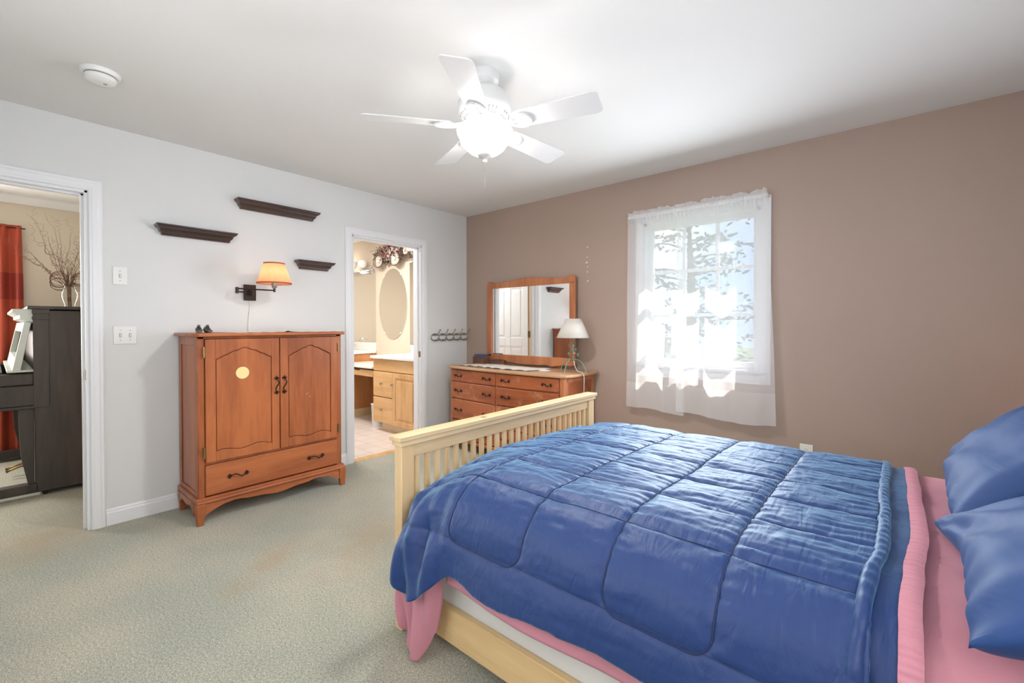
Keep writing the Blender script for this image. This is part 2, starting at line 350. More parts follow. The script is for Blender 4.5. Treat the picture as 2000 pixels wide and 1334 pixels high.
# bathroom and piano room walls
struct('wall_bathroom_back', B(-3.0, 0, 0, 0, WT, H), M_bathwall)
struct('wall_bathroom_left', B(-3.1, -2.33, 0, -3.0, .14, H), M_bathwall)
struct('wall_bathroom_front', B(-3.0, -2.45, 0, -T, -2.33, H), M_bathwall)
pw = MB(); pw.box(-2.68, -2.45 - .0, 0, -2.565, -3.62, H); pw.box(-2.68, -5.6, 0, -2.565, -4.62, H); pw.box(-2.68, -4.62, 0, -2.565, -3.62, .75); pw.box(-2.68, -4.62, 2.05, -2.565, -3.62, H)
struct('wall_piano_room_left', pw, M_beige)
struct('wall_piano_room_front', B(-2.68, -5.7, 0, 0, -5.6, H), M_beige)
struct('wall_piano_room_back', B(-2.565, -2.452, 0, -T - .001, -2.45 - .03, H), M_beige)
struct('wall_piano_room_right', B(-T, -5.6, 0, 0, YF - .12, H), M_beige)
struct('wall_piano_room_side', MB().box(-T - .004, YF - .12, 0, -T, DL0 - .06, H).box(-T - .004, DL1 + .06, 0, -T, -2.45 - .04, H).box(-T - .004, DL0 - .06, DH + .06, -T, DL1 + .06, H), M_beige)
struct('trim_1', MB().prism([(-2.565, 2.36), (-2.545, 2.36), (-2.505, 2.42), (-2.505, 2.44), (-2.565, 2.44)], 'y', -5.6, -2.49), M_trim)

def casing(name, y0, y1, zt, x=0., t=.019, w=.066, sgn=1):
    m = MB()
    prof = [(0, 0), (0, .55), (.08, .8), (.22, .84), (.28, .95), (.6, 1.), (.75, .86), (.88, .90), (1, .6), (1, 0)]   # u across, v depth
    def ring(y, z, k): return (y, z)
    def leg(ya, dirn):
        out = [(x + sgn * t * v, ya + dirn * w * u) for u, v in prof]
        return out
    # left leg, head, right leg swept round the opening with mitred corners
    R = []
    for (cy, cz, dy, dz) in ((y0, 0, -1, 0), (y0, zt, -1, 1), (y1, zt, 1, 1), (y1, 0, 1, 0)):
        R.append([Vector((x + sgn * t * v, cy + dy * w * u, cz + dz * w * u)) for u, v in prof])
    m.rings(R)
    return struct(name, m, M_trim, smooth=False)
casing('trim_2', DL0, DL1, DH); casing('trim_3', DB0, DB1, DH)
casing('trim_4', DL0, DL1, DH, -T - .004, sgn=-1); casing('trim_5', DB0, DB1, DH, -T, sgn=-1)
def jamb(name, y0, y1, zt):
    m = MB(); m.box(-T - .004, y0 - .001, 0, .002, y0 + .016, zt); m.box(-T - .004, y1 - .016, 0, .002, y1 + .001, zt); m.box(-T - .004, y0, zt - .016, .002, y1, zt + .001)
    m.box(-.072, y0, 0, -.038, y0 + .028, zt - .01); m.box(-.072, y1 - .028, 0, -.038, y1, zt - .01); m.box(-.072, y0, zt - .028, -.038, y1, zt)
    return struct(name, m, M_trim, bevel=.002)
jl = jamb('trim_6', DL0, DL1, DH); jb = jamb('trim_7', DB0, DB1, DH)
def strike(y, z, par, x0=-.03, x1=-.004):
    obj('strike_plate', MB().box(x0, y - .0185, z - .03, x1, y - .0155, z + .03), M_brass, par, label='small brass strike plate')
    
strike(DL1 + .0, .93, jl); strike(DB1 + .0, .93, jb)
def baseboard(name, y0, y1):
    m = MB().prism([(0, 0), (.013, 0), (.013, .075), (.009, .082), (.009, .09), (.004, .1), (0, .1)], 'y', y0, y1)
    struct(name, m, M_trim)
baseboard('baseboard_left', DL1 + .067, DB0 - .067); baseboard('baseboard_left', DB1 + .067, -.0)
struct('baseboard_back', MB().prism([(0, 0), (-.013, 0), (-.013, .075), (-.009, .082), (-.009, .09), (-.004, .1), (0, .1)], 'x', .013, XR), M_trim)
struct('baseboard_right', B(XR - .013, YF, 0, XR, -.013, .1), M_trim)
struct('baseboard_front', B(.0, YF, 0, XR - .013, YF + .013, .1), M_trim)
struct('trim_8', MB().prism([(-.075, 0), (-.06, .009), (-.02, .012), (.0, .009), (.012, 0)], 'y', DB0 + .017, DB1 - .017), M_oakh)

# ------------------------------------------------------------------ casement window in the brown wall
win = thing('window_1', None, None, (2.525, .05, WZ0)); win['kind'] = 'structure'
m = MB()
m.box(WX0, .0, WZ0, WX0 + .03, WT, WZ1); m.box(WX1 - .03, .0, WZ0, WX1, WT, WZ1); m.box(WX0, 0, WZ1 - .03, WX1, WT, WZ1); m.box(WX0, 0, WZ0, WX1, WT, WZ0 + .03)
obj('window_frame', m, M_trim, win, bevel=.003)
m = MB(); gx0, gx1, gz0, gz1 = 2.157, 2.897, .955, 1.995
m.box(WX0 + .03, .045, WZ0 + .03, gx0, .085, WZ1 - .03); m.box(gx1, .045, WZ0 + .03, WX1 - .03, .085, WZ1 - .03); m.box(gx0, .045, gz1, gx1, .085, WZ1 - .03); m.box(gx0, .045, WZ0 + .03, gx1, .085, gz0)
obj('sash', m, M_trim, win, bevel=.004)
for k in (1, 2):
    x = gx0 + (gx1 - gx0) * k / 3; obj('muntin', B(x - .012, .053, gz0, x + .012, .079, gz1), M_trim, win, bevel=.002)
for k in (1, 2):
    z = gz0 + (gz1 - gz0) * k / 3; obj('muntin', B(gx0, .054, z - .012, gx1, .078, z + .012), M_trim, win, bevel=.002)
obj('pane', B(gx0, .065, gz0, gx1, .067, gz1), M_glass, win)
m = MB(); cw = .062
R = []
prof = [(0, 0), (0, .5), (.1, .8), (.5, 1), (.75, .75), (1, .7), (1, 0)]
for (cx, cz, dx, dz) in ((WX0, WZ0, -1, -1), (WX0, WZ1, -1, 1), (WX1, WZ1, 1, 1), (WX1, WZ0, 1, -1), (WX0, WZ0, -1, -1)):
    R.append([Vector((cx + dx * cw * u, -.018 * v, cz + dz * cw * u)) for u, v in prof])
m.rings(R, caps=False)
obj('window_casing', m, M_trim, win, smooth=False)
obj('window_stool', B(WX0 - .03, -.031, .884, WX1 + .03, .03, .903), M_trim, win, bevel=.003)
# unseen window added behind the camera to carry fill light
win2 = thing('added_window_2', None, None, (2.35, YF - .06, FZ0)); win2['kind'] = 'structure'
m = MB(); m.box(FX0, YF - .12, FZ0, FX0 + .04, YF, FZ1); m.box(FX1 - .04, YF - .12, FZ0, FX1, YF, FZ1); m.box(FX0, YF - .12, FZ1 - .04, FX1, YF, FZ1); m.box(FX0, YF - .12, FZ0, FX1, YF, FZ0 + .04); m.box(2.33, YF - .08, FZ0, 2.37, YF - .04, FZ1)
obj('window_frame', m, M_trim, win2, bevel=.003); obj('pane', B(FX0, YF - .07, FZ0, FX1, YF - .068, FZ1), M_glass, win2)
win3 = thing('window_3', None, None, (-2.62, -4.12, .75)); win3['kind'] = 'structure'
m = MB(); m.box(-2.68, -4.62, .75, -2.555, -4.57, 2.05); m.box(-2.68, -3.67, .75, -2.555, -3.62, 2.05); m.box(-2.68, -4.62, 2.0, -2.555, -3.62, 2.05); m.box(-2.68, -4.62, .75, -2.555, -3.62, .80); m.box(-2.64, -4.62, 1.38, -2.6, -3.62, 1.42)
obj('window_frame', m, M_trim, win3, bevel=.003); obj('pane', B(-2.63, -4.6, .77, -2.628, -3.64, 2.03), M_glass, win3)

# ------------------------------------------------------------------ sheer curtains
def curtain_panel(x0, x1, par_label, seed, flare0=0, flare1=0):
    rod = 2.105
    def y_at(x, z):
        d = (rod - z)
        a = min(1, .25 + d * .9)
        ph = x * 26 + seed
        y = -.080 + a * (.010 * math.sin(ph + 1.2 * math.sin(d * 1.3 + seed)) + .004 * math.sin(ph * 2.3 + 2 + seed))
        y += a * .022 * fbm(x * 3.2, d * .8 + seed, seed, 2)
        if d < .05: y += .006 * math.sin(x * 210)
        y -= .012 * smoothstep(1.0, 1.55, d)
        return min(y, -.034)
    def fn(zt, zb):
        def g(u, v):
            z = zt + (zb - zt) * v; d = max(0, rod - z) / 1.55
            x = (x0 - flare0 * d) + ((x1 + flare1 * d) - (x0 - flare0 * d)) * u
            zz = z
            if v == 1 and zb < .7: zz += .010 * math.sin(x * 9 + seed) - .012 * (u)
            return Vector((x, y_at(x, z), zz))
        return g
    c = obj('sheer_curtain', MB().grid(fn(2.088, .762), 150, 60), M_sheer, None); OFF[c.name] = Vector((0, 0, 0))
    tag(c, par_label, 'curtain', 'sheer curtain panels at the window')
    obj('hem', MB().grid(fn(.762, .555), 150, 12), M_sheer2, c)
    # rod pocket and the frilled heading above it
    m = MB()
    def pk(u, v):
        x = x0 + (x1 - x0) * u; a = 2 * PI * v; r = .0125 + .0018 * math.sin(x * 230 + 3 * math.sin(x * 31))
        return Vector((x, -.07 + r * 1.2 * math.cos(a), 2.105 + (r + .006) * math.sin(a)))
    m.grid(pk, 260, 12); obj('rod_pocket', m, M_sheer2, c)
    m = MB()
    def hd(u, v):
        x = x0 + (x1 - x0) * u; amp = v
        return Vector((x + .006 * v * math.sin(x * 60), -.07 + amp * (.014 * math.sin(x * 75 + 2 * math.sin(x * 19)) + .007 * math.sin(x * 170)) - .005, 2.118 + v * (.028 + .010 * fbm(x * 12, seed, 0, 2) + .006 * math.sin(x * 34))))
    m.grid(hd, 260, 7); obj('frill', m, M_sheer2, c)
    return c
curtain_panel(1.995, 2.425, 'white sheer curtain panel on the left half of the window, next to the mirror', 1.0, .012, .03)
curtain_panel(2.395, 3.005, 'wider white sheer curtain panel on the right half of the window', 4.4, .0, .062)
rodo = thing('curtain_rod', 'slim white rod carrying the two sheer curtain panels', 'curtain rod', (2.5, -.07, 2.105))
obj('rod', MB().tube([(1.99, -.07, 2.105), (3.01, -.07, 2.105)], .007), M_plasticw, rodo)
obj('bracket', MB().tube([(1.995, -.07, 2.105), (1.995, 0, 2.105)], .006), M_plasticw, rodo)
obj('bracket', MB().tube([(3.006, -.07, 2.105), (3.006, 0, 2.105)], .006), M_plasticw, rodo)

# ------------------------------------------------------------------ ornate pull handle
def pull(par, c, axis, L=.075, out=(1, 0, 0), up=(0, 0, 1)):
    """S-shaped bail with leaf rosettes; axis = direction along the handle"""
    a = Vector(axis).normalized(); o_ = Vector(out).normalized(); b = a.cross(o_).normalized(); c = Vector(c)
    m = MB(); pts = []
    for k in range(13):
        t = k / 12 - .5
        pts.append(c + a * (t * L) + o_ * (.004 + .016 * math.cos(PI * t) ** .7 if abs(t) < .5 else .004) + b * (.010 * math.sin(2 * PI * t)))
    m.tube(pts, [.0028 + .0018 * math.sin(PI * k / 12) for k in range(13)], 6)
    for s in (-1, 1):
        e = c + a * (s * L * .5) + o_ * .004
        for k in range(5):
            ang = -1.1 + 2.2 * k / 4
            d = (a * s * math.cos(ang) + b * math.sin(ang)); q = e + d * .010
            m.tube([e, e + d * .010 + o_ * .004, e + d * (.024 if k == 2 else .018) + o_ * .001], [.0025, .0056, .0008], 6)
        m.ball(e + o_ * .002, .006, 6, 4)
    return obj('pull_handle', m, M_iron, par)

# ------------------------------------------------------------------ armoire (faces +x)
A0, A1, AX = -2.668, -1.742, .42
ar = thing('armoire', 'cherry wood two-door cabinet with arched panels standing against the white wall', 'cabinet', (.22, -2.2, 0))
m = MB()
m.box(.03, A0, .12, AX - .012, A0 + .02, 1.155); m.box(.03, A1 - .02, .12, AX - .012, A1, 1.155)      # side panels
m.box(.03, A0, .12, .045, A1, 1.155)                                                                  # back
m.box(.03, A0 + .01, .12, AX - .03, A1 - .01, .135); m.box(.03, A0 + .02, 1.14, AX - .02, A1 - .02, 1.155)
m.box(.30, A0 + .02, .14, .31, A1 - .02, 1.14)
obj('carcass', m, M_cherry, ar, bevel=.002)
m = MB()   # side frames (raised) on both ends + face frame
for y0, y1 in ((A0 - .006, A0), (A1, A1 + .006)):
    m.box(.025, y0, .13, .075, y1, 1.155); m.box(AX - .045, y0, .13, AX, y1, 1.155); m.box(.07, y0, 1.10, AX - .04, y1, 1.155); m.box(.07, y0, .13, AX - .04, y1, .19)
m.box(AX - .02, A0, .13, AX, A0 + .035, 1.155); m.box(AX - .02, A1 - .035, .13, AX, A1, 1.155)
m.box(AX - .02, A0, 1.14, AX, A1, 1.155); m.box(AX - .02, A0, .355, AX - .003, A1, .372); m.box(AX - .02, A0 + .03, .11, AX - .002, A1 - .03, .135)
obj('face_frame', m, M_cherry, ar, bevel=.003)
# top with clipped, shaped front edge
def top_outline(x0, xf, y0, y1, cut=.03):
    n = 24; out = [(x0, y0), (xf - .10, y0), (xf - .03, y0 + .012)]
    for k in range(n + 1):
        t = k / n; y = y0 + cut + (y1 - y0 - 2 * cut) * t
        sx = .006 * math.cos(2 * PI * t * 2) * (1 if .12 < t < .88 else .3)
        out.append((xf + sx, y))
    out += [(xf - .03, y1 - .012), (xf - .10, y1), (x0, y1)]
    return out
obj('top', MB().prism(top_outline(.018, .462, -2.700, -1.700), 'z', 1.155, 1.178), M_cherryh, ar, bevel=.007, seg=3)
# doors
def arch(t, lo, hi):   # ogee arch, t 0..1
    s = abs(t - .5) * 2
    return lerp_table([(0, hi), (.10, hi - .002), (.22, hi - .014), (.28, hi - .017), (.36, hi - .018), (.44, hi - .023), (.60, hi - .040), (.68, hi - .043), (.78, hi - .050), (.90, lo + .004), (1, lo)], s)
def adoor(y0, y1, lbl, hy, hinge_y):
    z0, z1 = .374, 1.139; xb, xf = AX - .002, AX + .017
    # panel (recessed) then stiles and shaped rails
    d = obj('door', MB().box(xb, y0 + .002, z0 + .002, xb + .005, y1 - .002, z1 - .002), M_cherry, ar, bevel=.001, label=lbl)
    p0, p1 = y0 + .055, y1 - .05
    f = MB(); f.box(xb, y0, z0, xf, p0, z1); f.box(xb, p1, z0, xf, y1, z1)
    n = 48; up = []; lo = []
    for k in range(n + 1):
        t = k / n; y = p0 + (p1 - p0) * t
        up.append((y, arch(t, 1.015, 1.083))); lo.append((y, .428 + .010 * math.sin(2 * PI * t * 1.5 + .6) + .006 * math.sin(PI * t)))
    f.prism(up + [(p1, z1), (p0, z1)], 'x', xb, xf); f.prism([(p0, z0), (p1, z0)] + lo[::-1], 'x', xb, xf)
    obj('door_frame', f, M_cherry, d, bevel=.0025)
    g = .0045; pn_ = MB().prism([(p0 + g + (p1 - p0 - 2 * g) * k / n, lo[k][1] + g) for k in range(n + 1)] + [(p0 + g + (p1 - p0 - 2 * g) * k / n, up[k][1] - g) for k in range(n, -1, -1)], 'x', xb + .005, xf - .003)
    obj('panel', pn_, M_cherry, d, bevel=.002)
    pull(d, (xf, hy, .815), (0, 0, 1), .085)
    for hz in (1.06, .44):
        obj('hinge', MB().box(AX + .0, hinge_y - .006, hz - .03, AX + .022, hinge_y + .006, hz + .03).tube([(AX + .02, hinge_y, hz - .034), (AX + .02, hinge_y, hz + .034)], .004), M_brass, d)
    return d
dl = adoor(-2.632, -2.196, 'left door with a round pale sticker', -2.216, -2.640)
adoor(-2.190, -1.776, 'right door of the cabinet', -2.165, -1.768)
obj('round_sticker', MB().lathe([(.039, 0), (.039, .0012)], (AX + .0142, -2.425, .917), 28, ax='x'), paint('sticker_cream', srgb(240, 216, 150), .6, .3, 300), dl, label='round cream sticker')
dr = obj('drawer', B(AX - .002, -2.634, .168, AX + .015, -1.776, .356), M_cherryh, ar, bevel=.004)
pull(dr, (AX + .015, -2.455, .262), (0, 1, 0), .085); pull(dr, (AX + .015, -1.945, .262), (0, 1, 0), .085)
obj('base_moulding', MB().prism([(.02, .155), (.02, .128), (.456, .128), (.462, .135), (.458, .145), (.445, .150), (.435, .160), (.03, .160)], 'y', A0 - .018, A1 + .018), M_cherryh, ar, bevel=.004)
# scalloped apron
def apron_z(t):   # t 0..1 along front
    s = abs(t - .5) * 2
    return lerp_table([(0, .048), (.2, .052), (.34, .062), (.42, .066), (.6, .078), (.66, .088), (.78, .088), (.84, .080), (.93, .062), (1, .03)], s)
def apron(y0, y1, x0, x1, z1, fz, n=48):
    o = [(y0 + (y1 - y0) * k / n, fz(k / n)) for k in range(n + 1)]
    return MB().prism(o + [(y1, z1), (y0, z1)], 'x', x0, x1)
obj('apron', apron(A0 + .02, A1 - .02, .43, .448, .130, lambda t: lerp_table([(0, .05), (.06, .078), (.12, .098), (.19, .106), (.24, .104), (.27, .096), (.38, .090), (.46, .078), (.5, .076), (.54, .078), (.62, .090), (.73, .096), (.76, .104), (.81, .106), (.88, .098), (.94, .078), (1, .05)], t)), M_cherryh, ar, bevel=.002)
for yy in (A0 - .022, A1 + .008):
    sd = MB().prism([(.06 + .34 * k / 16, lerp_table([(0, .05), (.25, .10), (.5, .085), (.75, .10), (1, .05)], k / 16)) for k in range(17)] + [(.40, .130), (.06, .130)], 'y', yy, yy + .014)
    obj('side_apron', sd, M_cherry, ar, bevel=.002)
def cab_leg(par, x, y, dx, dy, h=.130, mat=M_cherry):
    R = []
    for z, s, o in ((h, .050, 0), (h * .75, .050, .0), (h * .5, .044, -.003), (h * .25, .037, -.006), (0.012, .034, -.006), (0, .035, -.006)):
        hx = s / 2; cx = x + dx * (o + (.050 - s) * .5); cy = y + dy * (o + (.050 - s) * .5)
        R.append([Vector((cx - hx, cy - hx, z)), Vector((cx + hx, cy - hx, z)), Vector((cx + hx, cy + hx, z)), Vector((cx - hx, cy + hx, z))])
    return obj('leg', MB().rings(R), mat, par, bevel=.004)
for (x, y, dx, dy) in ((.436, A0 + .002, 1, -1), (.436, A1 - .002, 1, 1), (.065, A0 + .002, 0, -1), (.065, A1 - .002, 0, 1)): cab_leg(ar, x, y, dx, dy)

# lace runner + baby shoes on the armoire
def ragcloth(fn, nu, nv): return MB().grid(fn, nu, nv)
o = obj('lace_runner', MB().grid(lambda u, v: Vector((.10 + .31 * v + .012 * math.sin(u * 60) * (v > .97), -2.50 + .78 * u, 1.1795 + .0012 * math.sin(u * 50) + (.010 * math.exp(-((u - .48) / .03) ** 2) if v > .5 else 0) * v)), 90, 14), M_lace, None, solid=.0015)
tag(o, 'long white lace runner lying on top of the two-door cabinet', 'runner')
def shoe(x, y, lbl, rz):
    t = thing('baby_shoe', lbl, 'shoe', (x, y, 1.178), 'tiny baby shoes on the cabinet')
    R = []
    L = .062
    for k in range(11):
        s = k / 10; px = L * (s - .5); w_ = .014 + .004 * math.sin(PI * s) + (.003 if s > .6 else 0)
        if k in (0, 10): w_ *= .55
        hgt = lerp_table([(0, .036), (.35, .040), (.5, .034), (.65, .022), (.9, .017), (1, .009)], s)
        R.append([Vector((px, w_ * math.cos(a) * (1 if math.sin(a) < .3 else .72), .004 + max(0, (math.sin(a) * .5 + .5)) * hgt)) for a in [2 * PI * j / 12 for j in range(12)]])
    body = MB().rings(R); 
    so = MB().prism([(L * .55 * math.cos(a) * (1.0), .0175 * math.sin(a) * (1.1 if math.cos(a) > 0 else .9)) for a in [2 * PI * j / 20 for j in range(20)]], 'z', 0, .004)
    lc = MB()
    for k in range(3): lc.tube([(.002 + k * .006, -.010, .036 - k * .006), (.004 + k * .006, 0, .041 - k * .006), (.002 + k * .006, .010, .036 - k * .006)], .0012, 5)
    tng = MB().prism([(-.009, .034), (.009, .034), (.007, .05), (-.007, .05)], 'x', -.004, -.001)
    for nm, q, mt in (('upper', body, M_shoe), ('sole', so, M_dark), ('lace', lc, M_dark), ('tongue', tng, M_shoe)):
        q.rot(rz, 'Z', (0, 0, 0)).move((x, y, 1.1795)); obj(nm, q, mt, t)
M_shoe = paint('bronzed_leather', srgb(84, 76, 68), .4, .3, 120, metal=.3)
shoe(.40, -2.655, 'left one of two tiny bronzed baby shoes on the cabinet', -.15)
shoe(.40, -2.608, 'right one of two tiny bronzed baby shoes on the cabinet', .2)

# ------------------------------------------------------------------ swing-arm wall lamp
wlmp = thing('wall_lamp', 'swing-arm wall lamp with lit orange pleated shade above the cabinet', 'lamp', (0, -2.232, 1.47))
obj('wall_plate', B(0, -2.273, 1.41, .018, -2.191, 1.528), M_bronze, wlmp, bevel=.004)
m = MB(); m.box(.018, -2.240, 1.452, .045, -2.212, 1.49); m.tube([(.045, -2.226, 1.445), (.045, -2.226, 1.500)], .008, 10)
obj('pivot', m, M_bronze, wlmp, bevel=.001)
J = Vector((.12, -2.352, 1.475)); K = Vector((.30, -2.172, 1.474))
m = MB(); m.tube([(.045, -2.226, 1.466), J + Vector((0, 0, -.009))], .0055, 8); m.tube([J + Vector((0, 0, -.022)), J + Vector((0, 0, .022))], .011, 12)
m.tube([J + Vector((0, 0, .012)), K + Vector((0, 0, 0))], .005, 8); m.tube([K + Vector((0, 0, -.012)), K + Vector((0, 0, .02))], .008, 10)
obj('swing_arm', m, M_bronze, wlmp)
m = MB().lathe([(.008, .0), (.017, .012), (.018, .045), (.012, .048)], K + Vector((0, 0, .012)), 16)
sk = obj('socket', m, M_nickel, wlmp); obj('switch_knob', MB().tube([K + Vector((.017, .01, .045)), K + Vector((.03, .03, .045))], .002, 6), M_nickel, sk)
def pleated(c, r0, r1, h, n=120, amp=.0016):
    R = []
    for i in range(9):
        t = i / 8; r = r0 + (r1 - r0) * t
        R.append([Vector((c[0] + (r + amp * (-1) ** k) * math.cos(2 * PI * k / n), c[1] + (r + amp * (-1) ** k) * math.sin(2 * PI * k / n), c[2] + h * t)) for k in range(n)])
    return MB().rings(R, caps=False)
SC0 = (K.x, K.y, 1.520)
sh = obj('lamp_shade', pleated(SC0, .112, .066, .146), M_shade_orange, wlmp, smooth=False)
for r, z in ((.1125, 1.520), (.067, 1.660)):
    obj('shade_trim', MB().lathe([(r + .001, 0), (r + .001 - .002 * (z < 1.6), .009)], (K.x, K.y, z), 64, caps=False), M_shade_trim, sh, solid=.0015)
obj('bulb', MB().lathe([(.010, 0), (.012, .015), (.024, .04), (.028, .06), (.022, .08), (.006, .09)], (K.x, K.y, 1.535), 16), M_bulb, wlmp)
light('POINT', 'wall_lamp_light', (K.x, K.y, 1.60), 5.0, (1, .83, .68), shadow_soft_size=.02)
cord = [(.004, -2.232, 1.41), (.006, -2.228, 1.36), (.006, -2.236, 1.30), (.006, -2.240, 1.22), (.006, -2.240, 1.10)]
obj('cord', MB().tube(spline(cord, 6), .0045, 6), M_plastic, wlmp)

# ------------------------------------------------------------------ crown-moulding wall shelves
def wall_shelf(y0, y1, zt, zb, D, lbl):
    prof = [(0, 0), (.30, 0), (.34, .10), (.36, .22), (.52, .34), (.60, .52), (.62, .60), (.80, .70), (.92, .80), (.94, .88), (1, .90), (1, 1), (0, 1)]
    h = zt - zb; R = []
    # mitred returns: section swept left end -> front -> right end; the ends follow the same profile
    ins = (D)
    m = MB()
    L = [Vector((0 + 0 * u, y0 + ins * (1 - u) * .62, zb + h * v)) for u, v in prof]
    F0 = [Vector((D * u, y0 + ins * (1 - u) * .62, zb + h * v)) for u, v in prof]
    F1 = [Vector((D * u, y1 - ins * (1 - u) * .62, zb + h * v)) for u, v in prof]
    Rr = [Vector((0, y1 - ins * (1 - u) * .62, zb + h * v)) for u, v in prof]
    m.rings([L, F0, F1, Rr], caps=True)
    o = obj('wall_shelf', m, M_espresso, None, smooth=False); tag(o, lbl, 'shelf', 'dark ledge shelves on the white wall'); return o
wall_shelf(-2.795, -2.330, 1.884, 1.818, .085, 'dark brown ledge shelf on the white wall, nearest the piano doorway')
wall_shelf(-2.330, -1.722, 2.146, 2.080, .085, 'longest dark brown ledge shelf, highest on the white wall')
wall_shelf(-1.903, -1.596, 1.748, 1.681, .085, 'short dark brown ledge shelf right of the lit wall lamp')

# ------------------------------------------------------------------ switches, outlet, smoke alarm
def switch(y0, y1, z0, z1, ys, lbl):
    t = thing('light_switch', lbl, 'light switch', (0, (y0 + y1) / 2, (z0 + z1) / 2))
    obj('plate', B(0, y0, z0, .006, y1, z1), M_plasticw, t, bevel=.003)
    for y in ys:
        zc = (z0 + z1) / 2
        obj('toggle', MB().box(.005, y - .0035, zc - .011, .0075, y + .0035, zc + .011).box(.006, y - .0028, zc - .002, .015, y + .0028, zc + .010), M_plastic, t, bevel=.001)
        for dz in (-.030, .030): obj('screw', MB().lathe([(.0032, 0), (.0028, .0012)], (.006, y, zc + dz), 10, ax='x'), M_nickel, t)
        obj('slot', B(.0055, y - .0050, zc - .0125, .0065, y + .0050, zc + .0125), M_dark, t)
switch(-2.999, -2.930, 1.478, 1.589, [-2.964], 'single white light switch, upper one beside the left doorway')
switch(-2.999, -2.886, 1.109, 1.220, [-2.965, -2.919], 'double white light switch, lower one beside the left doorway')
t = thing('wall_outlet', 'ivory power outlet low on the brown wall behind the bed', 'outlet', (3.226, 0, .38))
obj('plate', B(3.189, -.006, .325, 3.263, 0, .438), M_plastic, t, bevel=.003)
for z in (.40, .362):
    f = obj('receptacle', MB().lathe([(.017, 0), (.0165, -.003)], (3.226, -.0055, z), 20, ax='y'), M_plastic, t)
    obj('slots', MB().box(3.2185, -.0093, z + .000, 3.2205, -.008, z + .009).box(3.2315, -.0093, z + .001, 3.2335, -.008, z + .008).lathe([(.0026, 0), (.0026, -.0013)], (3.226, -.008, z - .007), 8, ax='y'), M_dark, f)
t = thing('smoke_alarm', 'round white smoke alarm on the ceiling near the left doorway', 'smoke alarm', (.755, -3.135, H))
obj('base', MB().lathe([(.075, 0), (.076, -.008), (.070, -.018), (.060, -.020)], (.755, -3.135, H), 40), M_plasticw, t)
obj('cover', MB().lathe([(.058, -.018), (.060, -.024), (.058, -.040), (.046, -.050), (.020, -.053), (0.001, -.053)], (.755, -3.135, H), 40), M_plasticw, t)
obj('vent_gap', MB().lathe([(.0595, -.019), (.0605, -.021), (.0595, -.023)], (.755, -3.135, H), 40), M_dark, t)
obj('test_button', MB().lathe([(.008, -.052), (.007, -.055), (.001, -.0555)], (.765, -3.12, H), 14), M_nickel, t)

# ------------------------------------------------------------------ coat rack
t = thing('coat_rack', 'pewter rack of five curled hooks on the white wall beside the bathroom door', 'coat rack', (0, -.26, 1.10))
m = MB(); m.tube([(.006, -.495, 1.120), (.006, -.02, 1.120)], .0045, 6); m.tube([(.006, -.47, 1.068), (.006, -.04, 1.068)], .0045, 6)
obj('rail', m, M_nickel, t)
for k in range(5):
    y = -.462 + k * .104; m = MB()
    m.tube([(.010, y - .008 + .046 * math.cos(a), 1.098 + .036 * math.sin(a)) for a in [PI * .3 + 1.6 * PI * j / 16 for j in range(17)]], .0060, 6)
    m.tube(spline([(.008, y, 1.12), (.03, y + .004, 1.125), (.055, y + .010, 1.145), (.072, y + .014, 1.172)], 5), .0045, 6); m.ball((.074, y + .0145, 1.177), .0085, 8, 6)
    m.tube(spline([(.008, y, 1.075), (.03, y, 1.062), (.048, y + .003, 1.066), (.052, y + .004, 1.085)], 5), .0045, 6); m.ball((.052, y + .004, 1.09), .0075, 8, 6)
    obj('hook', m, M_nickel, t)

# ------------------------------------------------------------------ ceiling fan
FC = Vector((2.15, -1.93, 0)); BZ = 2.185
fan = thing('ceiling_fan', 'white five-blade ceiling fan with a lit glass bowl', 'ceiling fan', (FC.x, FC.y, H))
obj('canopy', MB().lathe([(.066, H), (.070, H - .012), (.068, H - .045), (.050, H - .062), (.046, H - .065)], FC, 40), M_fanwhite, fan)
obj('neck', MB().lathe([(.046, H - .060), (.048, H - .095)], FC, 32), M_fanwhite, fan)
hs = obj('motor_housing', MB().lathe([(.048, 2.362), (.085, 2.352), (.112, 2.332), (.126, 2.305), (.129, 2.275), (.1295, 2.272), (.129, 2.268), (.127, 2.245), (.108, 2.222), (.080, 2.208), (.070, 2.204)], FC, 56), M_fanwhite, fan)
M_vent = paint('vent_grey', srgb(120, 120, 120), .6); m = MB()
for k in range(41):
    a = 2 * PI * k / 40
    if (k % 8) in (0, 7):
        if m.v: obj('vent_slots', m, M_vent, hs); m = MB()
        continue
    p0 = FC + Vector((.118 * math.cos(a), .118 * math.sin(a), 2.2335)); p1 = FC + Vector((.092 * math.cos(a), .092 * math.sin(a), 2.2140))
    m.tube([p0, p1], .0038, 6)
obj('switch_housing', MB().lathe([(.066, 2.208), (.070, 2.200), (.070, 2.178), (.060, 2.172)], FC, 40), M_fanwhite, fan)
